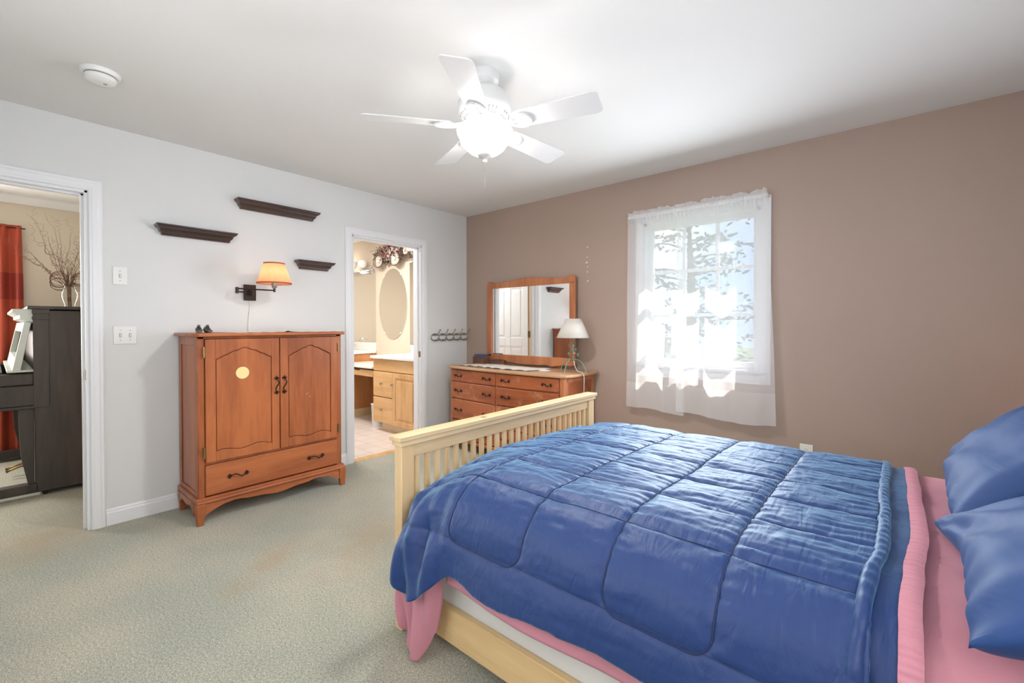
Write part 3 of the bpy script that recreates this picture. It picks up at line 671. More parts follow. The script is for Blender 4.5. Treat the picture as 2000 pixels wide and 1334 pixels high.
def blade(ang):
    d = Vector((math.cos(ang), math.sin(ang), 0)); s = Vector((-math.sin(ang), math.cos(ang), 0)); pitch = math.radians(-13)
    def P(r, w_, z=0):
        return FC + d * r + s * (w_ * math.cos(pitch)) + Vector((0, 0, BZ + w_ * math.sin(pitch) + z))
    r0, r1 = .165, .565; out = []
    for (r, w_) in ((r0, .046), (r0 + .02, .053), (r1 - .03, .068), (r1 - .01, .064), (r1, .052), (r1, -.052), (r1 - .01, -.064), (r1 - .03, -.068), (r0 + .02, -.053), (r0, -.046)):
        out.append((r, w_))
    b = obj('blade', MB().rings([[P(r, w_, .003) for r, w_ in out], [P(r, w_, -.003) for r, w_ in out]]), M_fanwhite, fan, bevel=.001)
    m = MB()
    m.tube([P(.075, 0, .005), P(.11, .0, .002), P(.15, 0, -.006)], [.013, .010, .008], 8)
    for q in (1, -1):
        m.tube(spline([P(.13, 0, -.007), P(.155, .028 * q, -.008), P(.195, .042 * q, -.008), P(.228, .028 * q, -.008), P(.24, 0, -.008)], 6), .0065, 6)
    m.tube([P(.13, 0, -.007), P(.19, 0, -.008)], .0055, 6)
    obj('blade_arm', m, M_fanwhite, b)
for k in range(5): blade(math.radians(15 + 72 * k))
M_bowl = emit('lit_bowl_glass', (1, .985, .96, 1), 8)
_t = M_bowl.node_tree; _tr = _t.nodes.new('ShaderNodeBsdfTransparent'); _mx = _t.nodes.new('ShaderNodeMixShader'); _mx.inputs[0].default_value = .55
_t.links.new(_t.nodes['Principled BSDF'].outputs[0], _mx.inputs[1]); _t.links.new(_tr.outputs[0], _mx.inputs[2]); _t.links.new(_mx.outputs[0], _t.nodes['Material Output'].inputs[0])
M_bowlrim = paint('frosted_rim', srgb(245, 244, 240), .3)
bp_ = [(.130, 2.166), (.133, 2.160), (.131, 2.148), (.122, 2.132), (.112, 2.110), (.094, 2.082), (.070, 2.062), (.040, 2.052), (.004, 2.050)]
obj('glass_bowl', MB().lathe(bp_, FC, 56, caps=False), M_bowl, fan, solid=.003, label='glowing frosted glass bowl')
m = MB().lathe([(.036, 2.056), (.038, 2.048), (.030, 2.038), (.014, 2.030), (.010, 2.024), (.012, 2.018), (.008, 2.010), (.001, 2.008)], FC, 24)
obj('finial', m, paint('finial_grey', srgb(190, 188, 186), .4), fan)
M_chain = paint('chain', srgb(150, 146, 140), .4, metal=.6)
for dx, z0, z1 in ((-.016, 2.04, 1.935), (.004, 2.008, 1.885)):
    p = FC + Vector((dx, -dx, 0)); m = MB().tube([p + Vector((0, 0, z0)), p + Vector((0, 0, z1))], .0011, 5)
    for k in range(int((z0 - z1) / .006)): m.ball(p + Vector((0, 0, z1 + .006 * k)), .0018, 5, 3)
    obj('pull_chain', m, M_chain, fan)
light('POINT', 'fan_bulb', (FC.x - .05, FC.y + .065, 2.118), 2.0, (1, .97, .93), shadow_soft_size=.035)
obj('added_light_pan', MB().lathe([(.060, 2.176), (.110, 2.172), (.121, 2.166), (.121, 2.160), (.001, 2.160)], FC, 48), M_fanwhite, fan)  # unseen pan added to keep the bowl's light off the ceiling
obj('bulb', MB().ball((FC.x + .05, FC.y - .03, 2.112), (.03, .03, .032), 14, 10), emit('bulb_white', (1, .97, .92, 1), 14), fan)
light('AREA', 'fan_downlight', (FC.x, FC.y, 2.135), 38, (1, .975, .94), (0, 0, -1), shape='DISK', size=.17)
light('POINT', 'fan_bulb_right', (FC.x + .05, FC.y + .03, 2.105), 2.0, (1, .97, .93), shadow_soft_size=.035)

# ------------------------------------------------------------------ dresser (faces -y)
DX0, DX1 = .285, 1.645
def bow(x):   # serpentine front
    t = (x - DX0) / (DX1 - DX0); return -.490 - .035 * math.sin(PI * max(0, min(1, t))) ** 1.0
ds = thing('dresser', 'wide worn cherry wood dresser with eight drawers under the mirror', 'dresser', (.96, -.25, 0))
m = MB(); m.box(DX0, -.465, .10, DX0 + .02, -.03, .797); m.box(DX1 - .02, -.465, .10, DX1, -.03, .797); m.box(DX0, -.04, .10, DX1, -.03, .797)
n = 24
def bowpanel(x0, x1, z0, z1, t0, t1, n=20):
    m = MB(); R = []
    for k in range(n + 1):
        x = x0 + (x1 - x0) * k / n; y = bow(x)
        R.append([Vector((x, y + t0, z0)), Vector((x, y + t1, z0)), Vector((x, y + t1, z1)), Vector((x, y + t0, z1))])
    return m.rings(R)
cc = bowpanel(DX0, DX1, .10, .797, .012, .035); m.add(cc.v, cc.f)
m.box(DX0 + .02, -.45, .11, DX1 - .02, -.05, .13)
obj('carcass', m, M_cherryx, ds, bevel=.002)
m = MB()
for x0, x1 in ((DX1, DX1 + .005), (DX0 - .005, DX0)):
    m = MB().box(x0, -.49, .11, x1, -.44, .797).box(x0, -.075, .11, x1, -.025, .797).box(x0, -.45, .755, x1, -.07, .797).box(x0, -.45, .11, x1, -.07, .17)
    obj('side_frame', m, M_cherryside, ds, bevel=.003)
obj('front_stile', B(DX1 - .045, -.492, .10, DX1, -.46, .797), M_cherryside, ds, bevel=.003); obj('front_stile', B(DX0, -.492, .10, DX0 + .02, -.46, .797), M_cherryside, ds, bevel=.003)
obj('front_stile', B(.921, bow(.93) + .003, .10, .934, -.48, .797), M_cherryside, ds, bevel=.003)
def dtop():
    n = 40; out = [(DX0 - .045, -.022), (DX1 + .05, -.022), (DX1 + .05, -.42), (DX1 + .02, -.50)]
    for k in range(n + 1):
        x = DX1 - .02 - (DX1 - DX0 - .04) * k / n; out.append((x, bow(x) - .032))
    out += [(DX0 - .02, -.50), (DX0 - .045, -.42)]
    return MB().prism(out, 'z', .797, .821)
obj('top', dtop(), M_tabletop, ds, bevel=.007, seg=3, label='worn pale-edged dresser top')
rows = [(.676, .787), (.508, .664), (.300, .496), (.122, .288)]
for (x0, x1) in ((.308, .919), (.936, 1.597)):
    for (z0, z1) in rows:
        d = obj('drawer', bowpanel(x0, x1, z0, z1, -.006, .012), M_cherryx, ds, bevel=.004)
        for fx in (.17, .83):
            x = x0 + (x1 - x0) * fx; pull(d, (x, bow(x) - .006, (z0 + z1) / 2 + .0), (1, 0, 0), .075, out=(0, -1, 0))
obj('base_moulding', bowpanel(DX0 - .02, DX1 + .02, .088, .115, -.02, .02), M_cherryx, ds, bevel=.004)
for (x, y, dx, dy) in ((DX0 + .03, -.47, -1, -1), (DX1 - .03, -.47, 1, -1), (DX0 + .03, -.07, -1, 0), (DX1 - .03, -.07, 1, 0)): cab_leg(ds, x, y, dx, dy, .095, M_cherryx)

# mirror standing behind the dresser
mr = thing('dresser_mirror', 'wide mirror in a scalloped cherry wood frame standing on the dresser', 'mirror', (.93, -.05, .82))
FX = [(.385, 0), (.40, .014), (.43, .016), (.50, -.006), (.56, -.008), (.64, .006), (.70, .002), (.80, .018), (.93, .026), (1.06, .018), (1.16, .002), (1.22, .006), (1.30, -.008), (1.36, -.006), (1.43, .016), (1.465, .014), (1.48, 0)]
y0, y1 = -.072, -.045
xs = [.385 + (1.48 - .385) * k / 60 for k in range(61)]
m = MB()
m.prism([(x, 1.666 + lerp_table(FX, x)) for x in xs] + [(1.48, 1.606), (.385, 1.606)], 'y', y0, y1)
LB = [(.385, .860), (.42, .852), (.52, .868), (.62, .866), (.70, .848), (.80, .838), (.93, .836), (1.06, .838), (1.15, .846), (1.22, .832), (1.27, .840), (1.36, .852), (1.44, .846), (1.48, .862)]
m.prism([(x, lerp_table(LB, x)) for x in xs] + [(1.48, .923), (.385, .923)], 'y', y0, y1)
m.box(.385, y0, .9, .451, y1, 1.62); m.box(1.417, y0, .9, 1.48, y1, 1.62)
obj('frame', m, M_cherryside, mr, bevel=.005)
obj('mirror_glass', B(.449, -.062, .921, 1.419, -.058, 1.608).rot(math.radians(-.45), 'Z', (.93, -.06, 1.2)), M_mirror, mr)
obj('backing', B(.44, -.044, .90, 1.43, -.038, 1.62), M_cherry, mr)
obj('support_post', B(.56, -.044, .821, .60, -.024, 1.2), M_cherry, mr); obj('support_post', B(1.27, -.044, .821, 1.31, -.024, 1.2), M_cherry, mr)

# things on the dresser
t = thing('wooden_box', 'small dark wooden box on the left end of the dresser', 'box', (.39, -.17, .821))
obj('box_body', B(.315, -.215, .821, .475, -.125, .885), wood('walnut', srgb(84, 52, 40), srgb(120, 80, 62), (.1, 1, 1), 12, .4), t, bevel=.003)
obj('box_lid', B(.312, -.218, .886, .478, -.122, .898), wood('walnut_lid', srgb(90, 58, 46), srgb(126, 86, 66), (.1, 1, 1), 12, .4), t, bevel=.003)
t = obj('blue_booklet', MB().box(.325, -.21, .8985, .47, -.13, .912).box(.325, -.205, .9125, .462, -.128, .921), paint('blue_cover', srgb(72, 84, 120), .6), None, bevel=.002)
tag(t, 'small blue booklets stacked on the dark wooden box', 'booklet')
def runner(u, v):
    x = .36 + .90 * u; y = -.455 + .30 * v + .06 * (u - .3) * (1 - v) * 0 + .02 * math.sin(u * 7)
    yy = y - .05 * (1 - u) * 0
    e = .006 * math.sin(u * 90) * (v < .02) + .006 * math.sin(u * 80) * (v > .98)
    z = .8225 + .003 * (1 + fbm(x * 9, y * 9)) + (.004 + .004 * math.sin(u * 44)) * (v < .06)
    return Vector((x + .03 * (v - .5), yy + e, z))
t = obj('lace_runner', MB().grid(runner, 110, 22), M_lace, None, solid=.0012); tag(t, 'crumpled white lace runner lying on the dresser before the mirror', 'runner')
t = obj('folded_cloth', MB().grid(lambda u, v: Vector((1.27 + .10 * u, -.35 + .07 * v, .8225 + .012 * math.sin(PI * u) ** .4 * math.sin(PI * v) ** .4)), 12, 10), M_lace, None); tag(t, 'small folded white cloth on the dresser right of the lace runner', 'cloth')
# vine lamp
LX, LY = 1.575, -.25
lp = thing('table_lamp', 'unlit table lamp with white cone shade and green metal vine stem on the dresser', 'lamp', (LX, LY, .821))
M_green = paint('verdigris', srgb(122, 158, 140), .5, metal=.2); M_leaf = paint('vine_leaf', srgb(96, 128, 112), .5); M_rose = paint('rose_pink', srgb(222, 150, 140), .6)
st = MB(); st.tube([(LX, LY, .925), (LX, LY, 1.15)], .0042, 8)
st.tube(spline([(LX + .012 * math.sin(k), LY + .012 * math.cos(k), .93 + .028 * k) for k in range(8)], 5), .002, 6)
stem = obj('stem', st, M_green, lp)
for a in (PI, 0, -PI / 2 - .25, PI / 2):
    d = Vector((math.cos(a), math.sin(a), 0)); c0 = Vector((LX, LY, 0)); L_ = .13 if abs(math.cos(a)) > .5 else .10
    obj('foot', MB().tube(spline([c0 + Vector((0, 0, .925)), c0 + d * L_ * .35 + Vector((0, 0, .93)), c0 + d * L_ * .75 + Vector((0, 0, .895)), c0 + d * L_ + Vector((0, 0, .825))], 6), .0036, 6), M_green, lp)
for k, (dx, dy, z) in enumerate(((-.035, -.01, 1.06), (.02, -.012, 1.085), (-.045, 0, .99), (.045, .0, .985), (.015, .01, 1.03), (-.02, .01, 1.02))):
    m = MB().tube([(LX, LY, z - .01), (LX + dx * .6, LY + dy, z + .01), (LX + dx, LY + dy, z)], .0013, 5)
    c = Vector((LX + dx, LY + dy, z - .012)); m.ball(c, (.012, .003, .016), 8, 5); obj('leaf', m, M_leaf, stem)
for dx, z in ((.010, 1.050), (.020, .985)):
    obj('rose', MB().ball((LX + dx, LY - .012, z), .009, 8, 6).ball((LX + dx + .004, LY - .018, z + .003), .005, 6, 4), M_rose, stem)
obj('lamp_shade', MB().lathe([(.142, 1.117), (.066, 1.279)], (LX, LY, 0), 48, caps=False), M_shade_white, lp, solid=.0015)
obj('socket', MB().tube([(LX, LY, 1.14), (LX, LY, 1.19)], .012, 10), M_plasticw, lp)
obj('cord', MB().tube(spline([(LX, LY + .01, .93), (LX + .015, LY - .0, .88), (LX + .05, LY - .01, .835), (LX + .10, LY - .03, .828), (1.712, -.30, .800), (1.712, -.30, .70), (1.705, -.29, .55), (1.70, -.28, .3)], 6), .0025, 6), M_plastic, lp)

# ------------------------------------------------------------------ bed frame
bed = thing('bed_frame', 'pale pine bed frame with a slatted footboard', 'bed', (3.1, -1.68, 0))
PX0, PX1 = 2.125, 2.172; PY0, PY1 = -2.432, -.930
obj('post', B(PX0, PY0, 0, PX1, PY0 + .062, .742), M_pinez, bed, bevel=.003); obj('post', B(PX0, PY1 - .062, 0, PX1, PY1, .742), M_pinez, bed, bevel=.003)
obj('cap_rail', B(2.112, -2.450, .762, 2.186, -.912, .782), M_pine, bed, bevel=.003)
obj('cap_moulding', B(2.120, -2.440, .742, 2.180, -.922, .762), M_pine, bed, bevel=.002)
obj('top_rail', B(2.135, PY0 + .06, .688, 2.163, PY1 - .06, .745), M_pine, bed, bevel=.002)
obj('bottom_rail', B(2.135, PY0 + .06, .20, 2.163, PY1 - .06, .30), M_pine, bed, bevel=.002)
ns = 25
for k in range(ns):
    y = PY0 + .062 + (PY1 - PY0 - .124) * (k + .5) / ns
    obj('slat', B(2.142, y - .011, .29, 2.158, y + .011, .69), M_pinez, bed, bevel=.001)
obj('side_rail', B(PX1 - .002, -2.412, .065, 4.12, -2.388, .192), M_pinex, bed, bevel=.003)
obj('side_rail', B(PX1 - .002, -.974, .065, 4.12, -.95, .192), M_pinex, bed, bevel=.003)
m = MB(); m.box(4.12, PY0, 0, 4.17, PY0 + .062, 1.05); m.box(4.12, PY1 - .062, 0, 4.17, PY1, 1.05); m.box(4.11, -2.45, 1.05, 4.18, -.912, 1.075); m.box(4.13, PY0, .9, 4.16, PY1, 1.05); m.box(4.13, PY0, .3, 4.16, PY1, .4)
for k in range(ns):
    y = PY0 + .062 + (PY1 - PY0 - .124) * (k + .5) / ns; m.box(4.138, y - .011, .4, 4.154, y + .011, .9)
obj('headboard', m, M_pinez, bed, bevel=.002)
m = MB()
for k in range(8): m.box(2.3 + k * .24, -2.387, .12, 2.39 + k * .24, -.976, .138)
obj('support_slat', m, M_pinez, bed)
o = obj('box_spring', B(2.18, -2.386, .139, 4.10, -.976, .40), M_white, None, bevel=.012, seg=3); tag(o, 'white box spring showing between pink sheet and bed rail', 'box spring')
o = obj('mattress', B(2.25, -2.372, .401, 4.10, -.992, .588), M_white, None, bevel=.07, seg=6); tag(o, 'white mattress on the box spring, covered by the bedding', 'mattress')

# ------------------------------------------------------------------ bedding
PROF = [(-.925, .30), (-.935, .42), (-.955, .54), (-1.005, .598), (-1.09, .630), (-1.3, .643), (-1.7, .655), (-2.10, .664), (-2.26, .660), (-2.355, .634), (-2.420, .575), (-2.452, .50), (-2.478, .42), (-2.49, .36), (-2.50, .25)]
PS = spline([(y, z, 0) for y, z in PROF], 14); PL = [0]
for a, b in zip(PS, PS[1:]): PL.append(PL[-1] + (b - a).length)
def prof_at(s):
    import bisect
    s = max(0, min(PL[-1] - 1e-6, s)); i = min(bisect.bisect_right(PL, s) - 1, len(PS) - 2); f = (s - PL[i]) / (PL[i + 1] - PL[i]); p = PS[i].lerp(PS[i + 1], f); tt = (PS[i + 1] - PS[i]).normalized()
    return p.x, p.y, -tt.y * -1, tt     # y, z
def prof(s):
    y, z, _, tt = prof_at(s); ny, nz_ = tt.y, -tt.x     # outward normal (tangent runs towards -y): (ny,nz)
    return y, z, ny, nz_
def s_of_y(y):   # arc length where the top crosses y
    for i, p in enumerate(PS):
        if p.x <= y and p.y > .5: return PL[i]
    return 0
S_TOP = s_of_y(-2.31)
SEAM_S = [S_TOP - .22 * k for k in range(7)] + [S_TOP + .225]
SEAM_X = [2.49, 2.80, 3.08, 3.355]
S_U = S_TOP + .235     # where pairs of cross seams join in a U on the side
def seam_dist(x, s):
    d = 9
    up_end = S_U
    for sx in SEAM_X:
        if s < up_end - .05: d = min(d, abs(x - sx))
    # U-turns with rounded corners: between seams 0-1 and 2-3
    for a, b in ((SEAM_X[0], SEAM_X[1]), (SEAM_X[2], SEAM_X[3])):
        r = .05
        if s >= up_end - .05 - 1e-6:
            cx0, cx1, cs = a + r, b - r, up_end - r
            if cx0 <= x <= cx1: d = min(d, abs(s - up_end))
            elif x < cx0: d = min(d, abs(math.hypot(x - cx0, max(0, s - cs)) - r) if s > cs else abs(x - a))
            else: d = min(d, abs(math.hypot(x - cx1, max(0, s - cs)) - r) if s > cs else abs(x - b))
    inU = (SEAM_X[0] < x < SEAM_X[1]) or (SEAM_X[2] < x < SEAM_X[3])
    for k, ss in enumerate(SEAM_S):
        if 2.24 < x: d = min(d, abs(s - ss) + (.0 if k < 7 else .004))
    return d
HEM_ = [(2.19, .36), (2.24, .31), (2.30, .262), (2.37, .245), (2.44, .30), (2.50, .375), (2.56, .392), (2.62, .372), (2.75, .366), (2.9, .384), (3.1, .389), (3.62, .36)]
HEM = [(2.19 + .01 * k, sum(lerp_table(HEM_, 2.19 + .01 * k + d) for d in (-.03, -.015, 0, .015, .03)) / 5 + .004 * fbm(k * .13, 4)) for k in range(146)]
def s_of_z(z):
    for i in range(len(PS) - 2, 0, -1):
        if PS[i].y >= z: return PL[i] + (PL[i + 1] - PL[i]) * (PS[i].y - z) / max(1e-6, PS[i].y - PS[i + 1].y)
    return PL[-1]
def comf(u, v):
    x = 2.192 + (3.625 - 2.192) * u
    xe = x
    s0 = .06; s1 = s_of_z(lerp_table(HEM, x)); s = s0 + (s1 - s0) * v
    y, z, ny, nz_ = prof(s)
    d = seam_dist(x, s)
    puff = .009 * (1 - math.exp(-(d / .035) ** 1.1)) - .003 * math.exp(-(d / .008) ** 2)
    side = smoothstep(S_TOP + .02, S_TOP + .2, s)
    # gathers running along x away from the cross seams, plus broad crumples
    wr = (.0038 * fbm(x * 5 + s * 3, s * 24, 2.0, 4) + .003 * fbm(x * 14 + s * 9, s * 50, 7.0, 3)) * (1 - .7 * side) + .007 * fbm(x * 3 + 9, s * 4, 5., 3)
    gath = .0017 * math.sin(s * 150 + 6 * fbm(x * 3, s * 5, 1., 2)) * math.exp(-min(abs(x - q) for q in SEAM_X + [3.62]) / .06) * (1 - side)
    out = .010 + puff + wr + gath
    # loose hang of the near side: soft vertical folds growing downward
    drop = smoothstep(S_TOP + .1, S_TOP + .5, s)
    out += drop * (.012 * math.sin(x * 9 + 1.3) + .012 * fbm(x * 5, 3.3, s * 1.5, 2))
    # bundled foot corner
    kf = smoothstep(2.56, 2.38, x)
    out += kf * drop * .035 + kf * smoothstep(S_TOP - .05, S_TOP + .3, s) * (.020 * math.sin((x - 2.2) * 34 + s * 9) + .010 * math.sin((x - 2.2) * 70 - s * 14))
    y += ny * out; z += nz_ * out
    # round the foot end: pull the sheet inward/down as x nears the footboard
    if x < 2.36:
        q = (2.36 - x) / .168; c = math.sqrt(max(0, 1 - min(1, q) ** 2))
        cy = -2.37
        if y < cy: y = cy + (y - cy) * (c * .9 + .1)
        z -= .045 * (1 - c) * (1 - side * .6)
    z -= .026 * smoothstep(2.50, 2.25, x) * (1 - side)
    z -= .055 * smoothstep(2.48, 2.22, x) * smoothstep(S_TOP - .5, S_TOP + .02, s) * (1 - smoothstep(S_TOP + .05, S_TOP + .38, s))
    if y > -1.2 and x < 2.3: z -= .02
    return Vector((max(xe, 2.192), y, z))
cmf = obj('comforter', MB().grid(comf, 240, 300), M_blue, None, solid=.012); OFF[cmf.name] = Vector((0, 0, 0))
tag(cmf, 'blue quilted comforter spread over the bed and hanging down its side', 'comforter')
# stitched seams as thin dark cords lying in the valleys
M_navy = cloth('navy_stitch', srgb(26, 42, 84), sheen=.1)
def on_comf(x, s, lift=.002):
    u = (x - 2.192) / (3.625 - 2.192); s1 = s_of_z(lerp_table(HEM, x)); v = (s - .06) / (s1 - .06)
    p = comf(u, max(0, min(1, v))); y, z, ny, nz_ = prof(s)
    return p + Vector((0, ny, nz_)) * (lift + .006)
def seam_path(pts): return [on_comf(x, s) for x, s in pts]
m = MB()
for a, b in ((SEAM_X[0], SEAM_X[1]), (SEAM_X[2], SEAM_X[3])):
    pts = [(a, .12 + (S_U - .05 - .12) * k / 160) for k in range(161)]
    pts += [(a + .05 - .05 * math.cos(t), S_U - .05 + .05 * math.sin(t)) for t in [PI / 2 * j / 8 for j in range(1, 9)]]
    pts += [(a + .05 + (b - a - .1) * k / 24, S_U) for k in range(1, 24)]
    pts += [(b - .05 + .05 * math.sin(t), S_U - .05 + .05 * math.cos(t)) for t in [PI / 2 * j / 8 for j in range(0, 9)]]
    pts += [(b, S_U - .05 - (S_U - .05 - .12) * k / 160) for k in range(1, 161)]
    m.tube(seam_path(pts), .0022, 5)
for k, ss in enumerate(SEAM_S):
    m.tube(seam_path([(2.27 + (3.60 - 2.27) * j / 150, ss) for j in range(151)]), .0016 if k < 7 else .0012, 5)
obj('stitching', m, M_navy, cmf, label='dark quilting stitches')
# thick rolled end of the comforter near the pillows
def roll_line(off_x, lift, s_a, s_b, n, wob=.010):
    P_ = []
    for k in range(n + 1):
        s = s_a + (s_b - s_a) * k / n; y, z, ny, nz_ = prof(s)
        P_.append(Vector((off_x + wob * fbm(s * 4, 1.7) + .035 * smoothstep(.6, 1.2, s) * 0 - .025 * smoothstep(S_TOP - .35, S_TOP + .1, s), y + ny * lift, z + nz_ * lift)))
    return P_
def ridge(u, v):
    s = .08 + (PL[-1] - .16) * v; y, z, ny, nz_ = prof(s)
    x = 3.638 + .010 * fbm(s * 3, 1.7) - .025 * smoothstep(S_TOP - .35, S_TOP + .1, s)
    a = PI * (u * 1.5 - .3); w_ = .015 + .003 * fbm(s * 7, 3); h_ = .015 + .005 * fbm(s * 5, 8) + .0012 * math.sin(s * 160)
    return Vector((x + w_ * -math.cos(a) + .003 * math.sin(s * 31 + 3 * fbm(s * 4, 0)) * max(0, math.sin(a)), y + ny * (.016 + h_ * math.sin(a)), z + nz_ * (.016 + h_ * math.sin(a))))
m = MB().grid(ridge, 14, 420)
obj('rolled_edge', m, M_blue, cmf)
# turned-down navy sheet band
def layer(x0, x1, off, s0, zend, amp, fx, seed, nu=80, nv=220, skew=0):
    s1 = s_of_z(zend)
    def g(u, v):
        x = x0 + (x1 - x0) * u; s = s0 + (s1 - s0) * v; y, z, ny, nz_ = prof(s)
        sd_ = smoothstep(S_TOP, S_TOP + .3, s)
        o_ = off + amp * fbm(x * fx + seed, s * 5, seed, 3) + sd_ * .012 * math.sin(x * 11 + seed)
        xx = x - .03 * smoothstep(S_TOP - .5, S_TOP + .1, s) * skew * min(1, max(0, (x - 3.59) / .06))
        return Vector((xx, y + ny * o_, z + nz_ * o_))
    return MB().grid(g, nu, nv)
o = obj('blue_sheet', layer(3.59, 3.712, .006, .05, .33, .004, 7, 3.1, 40, 240, 1), M_blue, None, solid=.005); tag(o, 'blue top sheet showing as a band between comforter and pink sheet', 'sheet')
psheet = obj('pink_sheet', layer(2.485, 4.09, -.008, .05, .335, .005, 5, 8.3, 190, 260, 0), M_pink, None, solid=.003); OFF[psheet.name] = Vector((0, 0, 0))
tag(psheet, 'pink bed sheet lying under the blue bedding and the pillows', 'sheet')
# gathered pink edge next to the navy band
def gband(u, v):
    s = .07 + (s_of_z(.335) - .07) * v; y, z, ny, nz_ = prof(s)
    x = 3.694 + .036 * u - .03 * smoothstep(S_TOP - .5, S_TOP + .1, s) + .004 * fbm(s * 6, 2)
    o_ = .014 + .0012 * math.sin(s * 420 + 2 * fbm(s * 9, 0)) + .0012 * math.sin(s * 170) + .0035 * math.sin(PI * u)
    return Vector((x, y + ny * o_, z + nz_ * o_))
obj('gathered_edge', MB().grid(gband, 9, 700), M_pink, psheet)
# sheet corner hanging out below the comforter at the foot
def corner(u, v):
    top = Vector((2.20 + .26 * u, -2.462 - .035 * math.sin(PI * u), .30 + .05 * u))
    bot = Vector((lerp_table([(0, 2.212), (.5, 2.30), (.8, 2.378), (1, 2.425)], u), -2.475 - .02 * math.sin(PI * u), lerp_table([(0, .10), (.35, .045), (.75, .018), (1, .14)], u)))
    p = top.lerp(bot, v); p.y += -.020 * math.sin(u * 9 + v * 2) * (.3 + .7 * v) + .008 * math.sin(u * 23 - v * 5)
    return p
obj('hanging_corner', MB().grid(corner, 40, 40), M_pink, psheet, solid=.003, label='pink sheet corner hanging beside the bed post')

def pillow(name, c, w_, h_, t_, rx, ry, rz, seed, lbl, mat, flap=None):
    nu, nv = 110, 84
    def face(sgn):
        def g(u, v):
            a = (u - .5) * 2; b = (v - .5) * 2
            ex = math.copysign(abs(a), a); 
            prof_ = max(0, (1 - abs(a) ** 2.6)) ** .55 * max(0, (1 - abs(b) ** 2.6)) ** .55
            pin = 1 - .07 * (1 - abs(b) ** 2) * abs(a) ** 3; pin2 = 1 - .06 * (1 - abs(a) ** 2) * abs(b) ** 3
            x = a * w_ / 2 * pin; y = b * h_ / 2 * pin2
            z = sgn * t_ / 2 * prof_ + prof_ * (.010 * fbm(a * 1.4 + seed, b * 1.6, seed, 2) + .0075 * math.sin(math.atan2(b + 1.05, a + 1.05) * 15 + seed + 2 * fbm(a, b, seed, 2)) * math.exp(-math.hypot(a + 1, b + 1) * .9) * 2.2 + .006 * math.sin(math.atan2(1.05 - b, a + 1.05) * 13 + seed) * math.exp(-math.hypot(a + 1, b - 1) * 1.0) * 2.2) * sgn
            ed = 1 - prof_; z += .006 * math.sin(a * 22 + seed) * ed * (abs(b) < .99) * (abs(a) < .99)
            return Vector((x, y, z))
        return g
    m = MB().grid(face(1), nu, nv); m2 = MB().grid(face(-1), nu, nv); m2.f = [tuple(reversed(f)) for f in m2.f]; m.add(m2.v, m2.f)
    mt = Matrix.Translation(c) @ Matrix.Rotation(rz, 4, 'Z') @ Matrix.Rotation(ry, 4, 'Y') @ Matrix.Rotation(rx, 4, 'X')
    loc = list(m.v); m.v = [mt @ v for v in m.v]
    if flap:
        m.v = [p + Vector(flap) * smoothstep(-.45, -1, q.x / (w_ / 2)) * smoothstep(-.1, -1, q.y / (h_ / 2)) for p, q in zip(m.v, loc)]
    o = obj(name, m, mat, None); bm = bmesh.new(); bm.from_mesh(o.data); bmesh.ops.remove_doubles(bm, verts=bm.verts, dist=.0004); bmesh.ops.recalc_face_normals(bm, faces=bm.faces); bm.to_mesh(o.data); bm.free()
    for p in o.data.polygons: p.use_smooth = True
    tag(o, lbl, 'pillow', 'blue pillows at the head of the bed'); return o
# local: x along pillow width (-> world y after rz), y up the slope
pillow('pillow', Vector((3.955, -1.53, .835)), .66, .46, .20, math.radians(46), math.radians(0), math.radians(-92), 1.3, 'blue satin pillow on the window side, leaning against the headboard', M_bluep)
pillow('pillow', Vector((3.965, -2.17, .80)), .60, .46, .20, math.radians(30), math.radians(-3), math.radians(-93), 4.1, 'blue satin pillow on the near side of the bed, in front of the other', M_bluep, (-.035, .085, .0))

# bedside lamp beyond the headboard end (its warm glow touches the brown wall)
ns_ = thing('nightstand', 'small cherry nightstand in the corner behind the bed', 'nightstand', (4.24, -.42, 0))
obj('body', B(4.10 + .03, -.60, .12, XR - .02, -.22, .58), M_cherry, ns_, bevel=.003); obj('top', B(4.12, -.61, .58, XR - .015, -.21, .60), M_cherryh, ns_, bevel=.004)
for x in (4.15, XR - .04):
    for y in (-.58, -.24): obj('leg', B(x - .015, y - .015, 0, x + .015, y + .015, .12), M_cherry, ns_, bevel=.002)
bl = thing('bedside_lamp', 'small bedside lamp on the nightstand behind the bed', 'lamp', (4.26, -.4, .60))
obj('lamp_base', MB().lathe([(.05, .60), (.05, .61), (.015, .625), (.03, .68), (.012, .74), (.008, .80)], (4.26, -.4, 0), 20), M_bronze, bl)
obj('lamp_shade', MB().lathe([(.075, .78), (.05, .90)], (4.26, -.4, 0), 32, caps=False), M_shade_orange, bl, solid=.0015)
light('POINT', 'bedside_lamp_light', (4.26, -.4, .86), .35, (1, .62, .35), shadow_soft_size=.03)

# ------------------------------------------------------------------ bathroom door (open, swung into the bathroom)
dr1 = thing('door_1', None, None, (-.12, DB0 + .01, 0)); dr1['kind'] = 'structure'
DW = .72
m = MB()
yd0, yd1 = DB0 + .018, DB0 + .053; xe = -.125
m.box(xe - DW, yd0 + .006, .012, xe - .0, yd1 - .006, DH - .02)
def frame_door(m, xa, xb, za, zb, pans):
    # stiles/rails raised on both faces, leaving the panels sunk
    xs_ = sorted(set([xa, xb] + [p[0] for p in pans] + [p[1] for p in pans])); zs = sorted(set([za, zb] + [p[2] for p in pans] + [p[3] for p in pans]))
    for i in range(len(xs_) - 1):
        for j in range(len(zs) - 1):
            cx, cz = (xs_[i] + xs_[i + 1]) / 2, (zs[j] + zs[j + 1]) / 2
            if any(p[0] < cx < p[1] and p[2] < cz < p[3] for p in pans): continue
            m.box(xs_[i], yd0, zs[j], xs_[i + 1], yd1, zs[j + 1])
pans = []
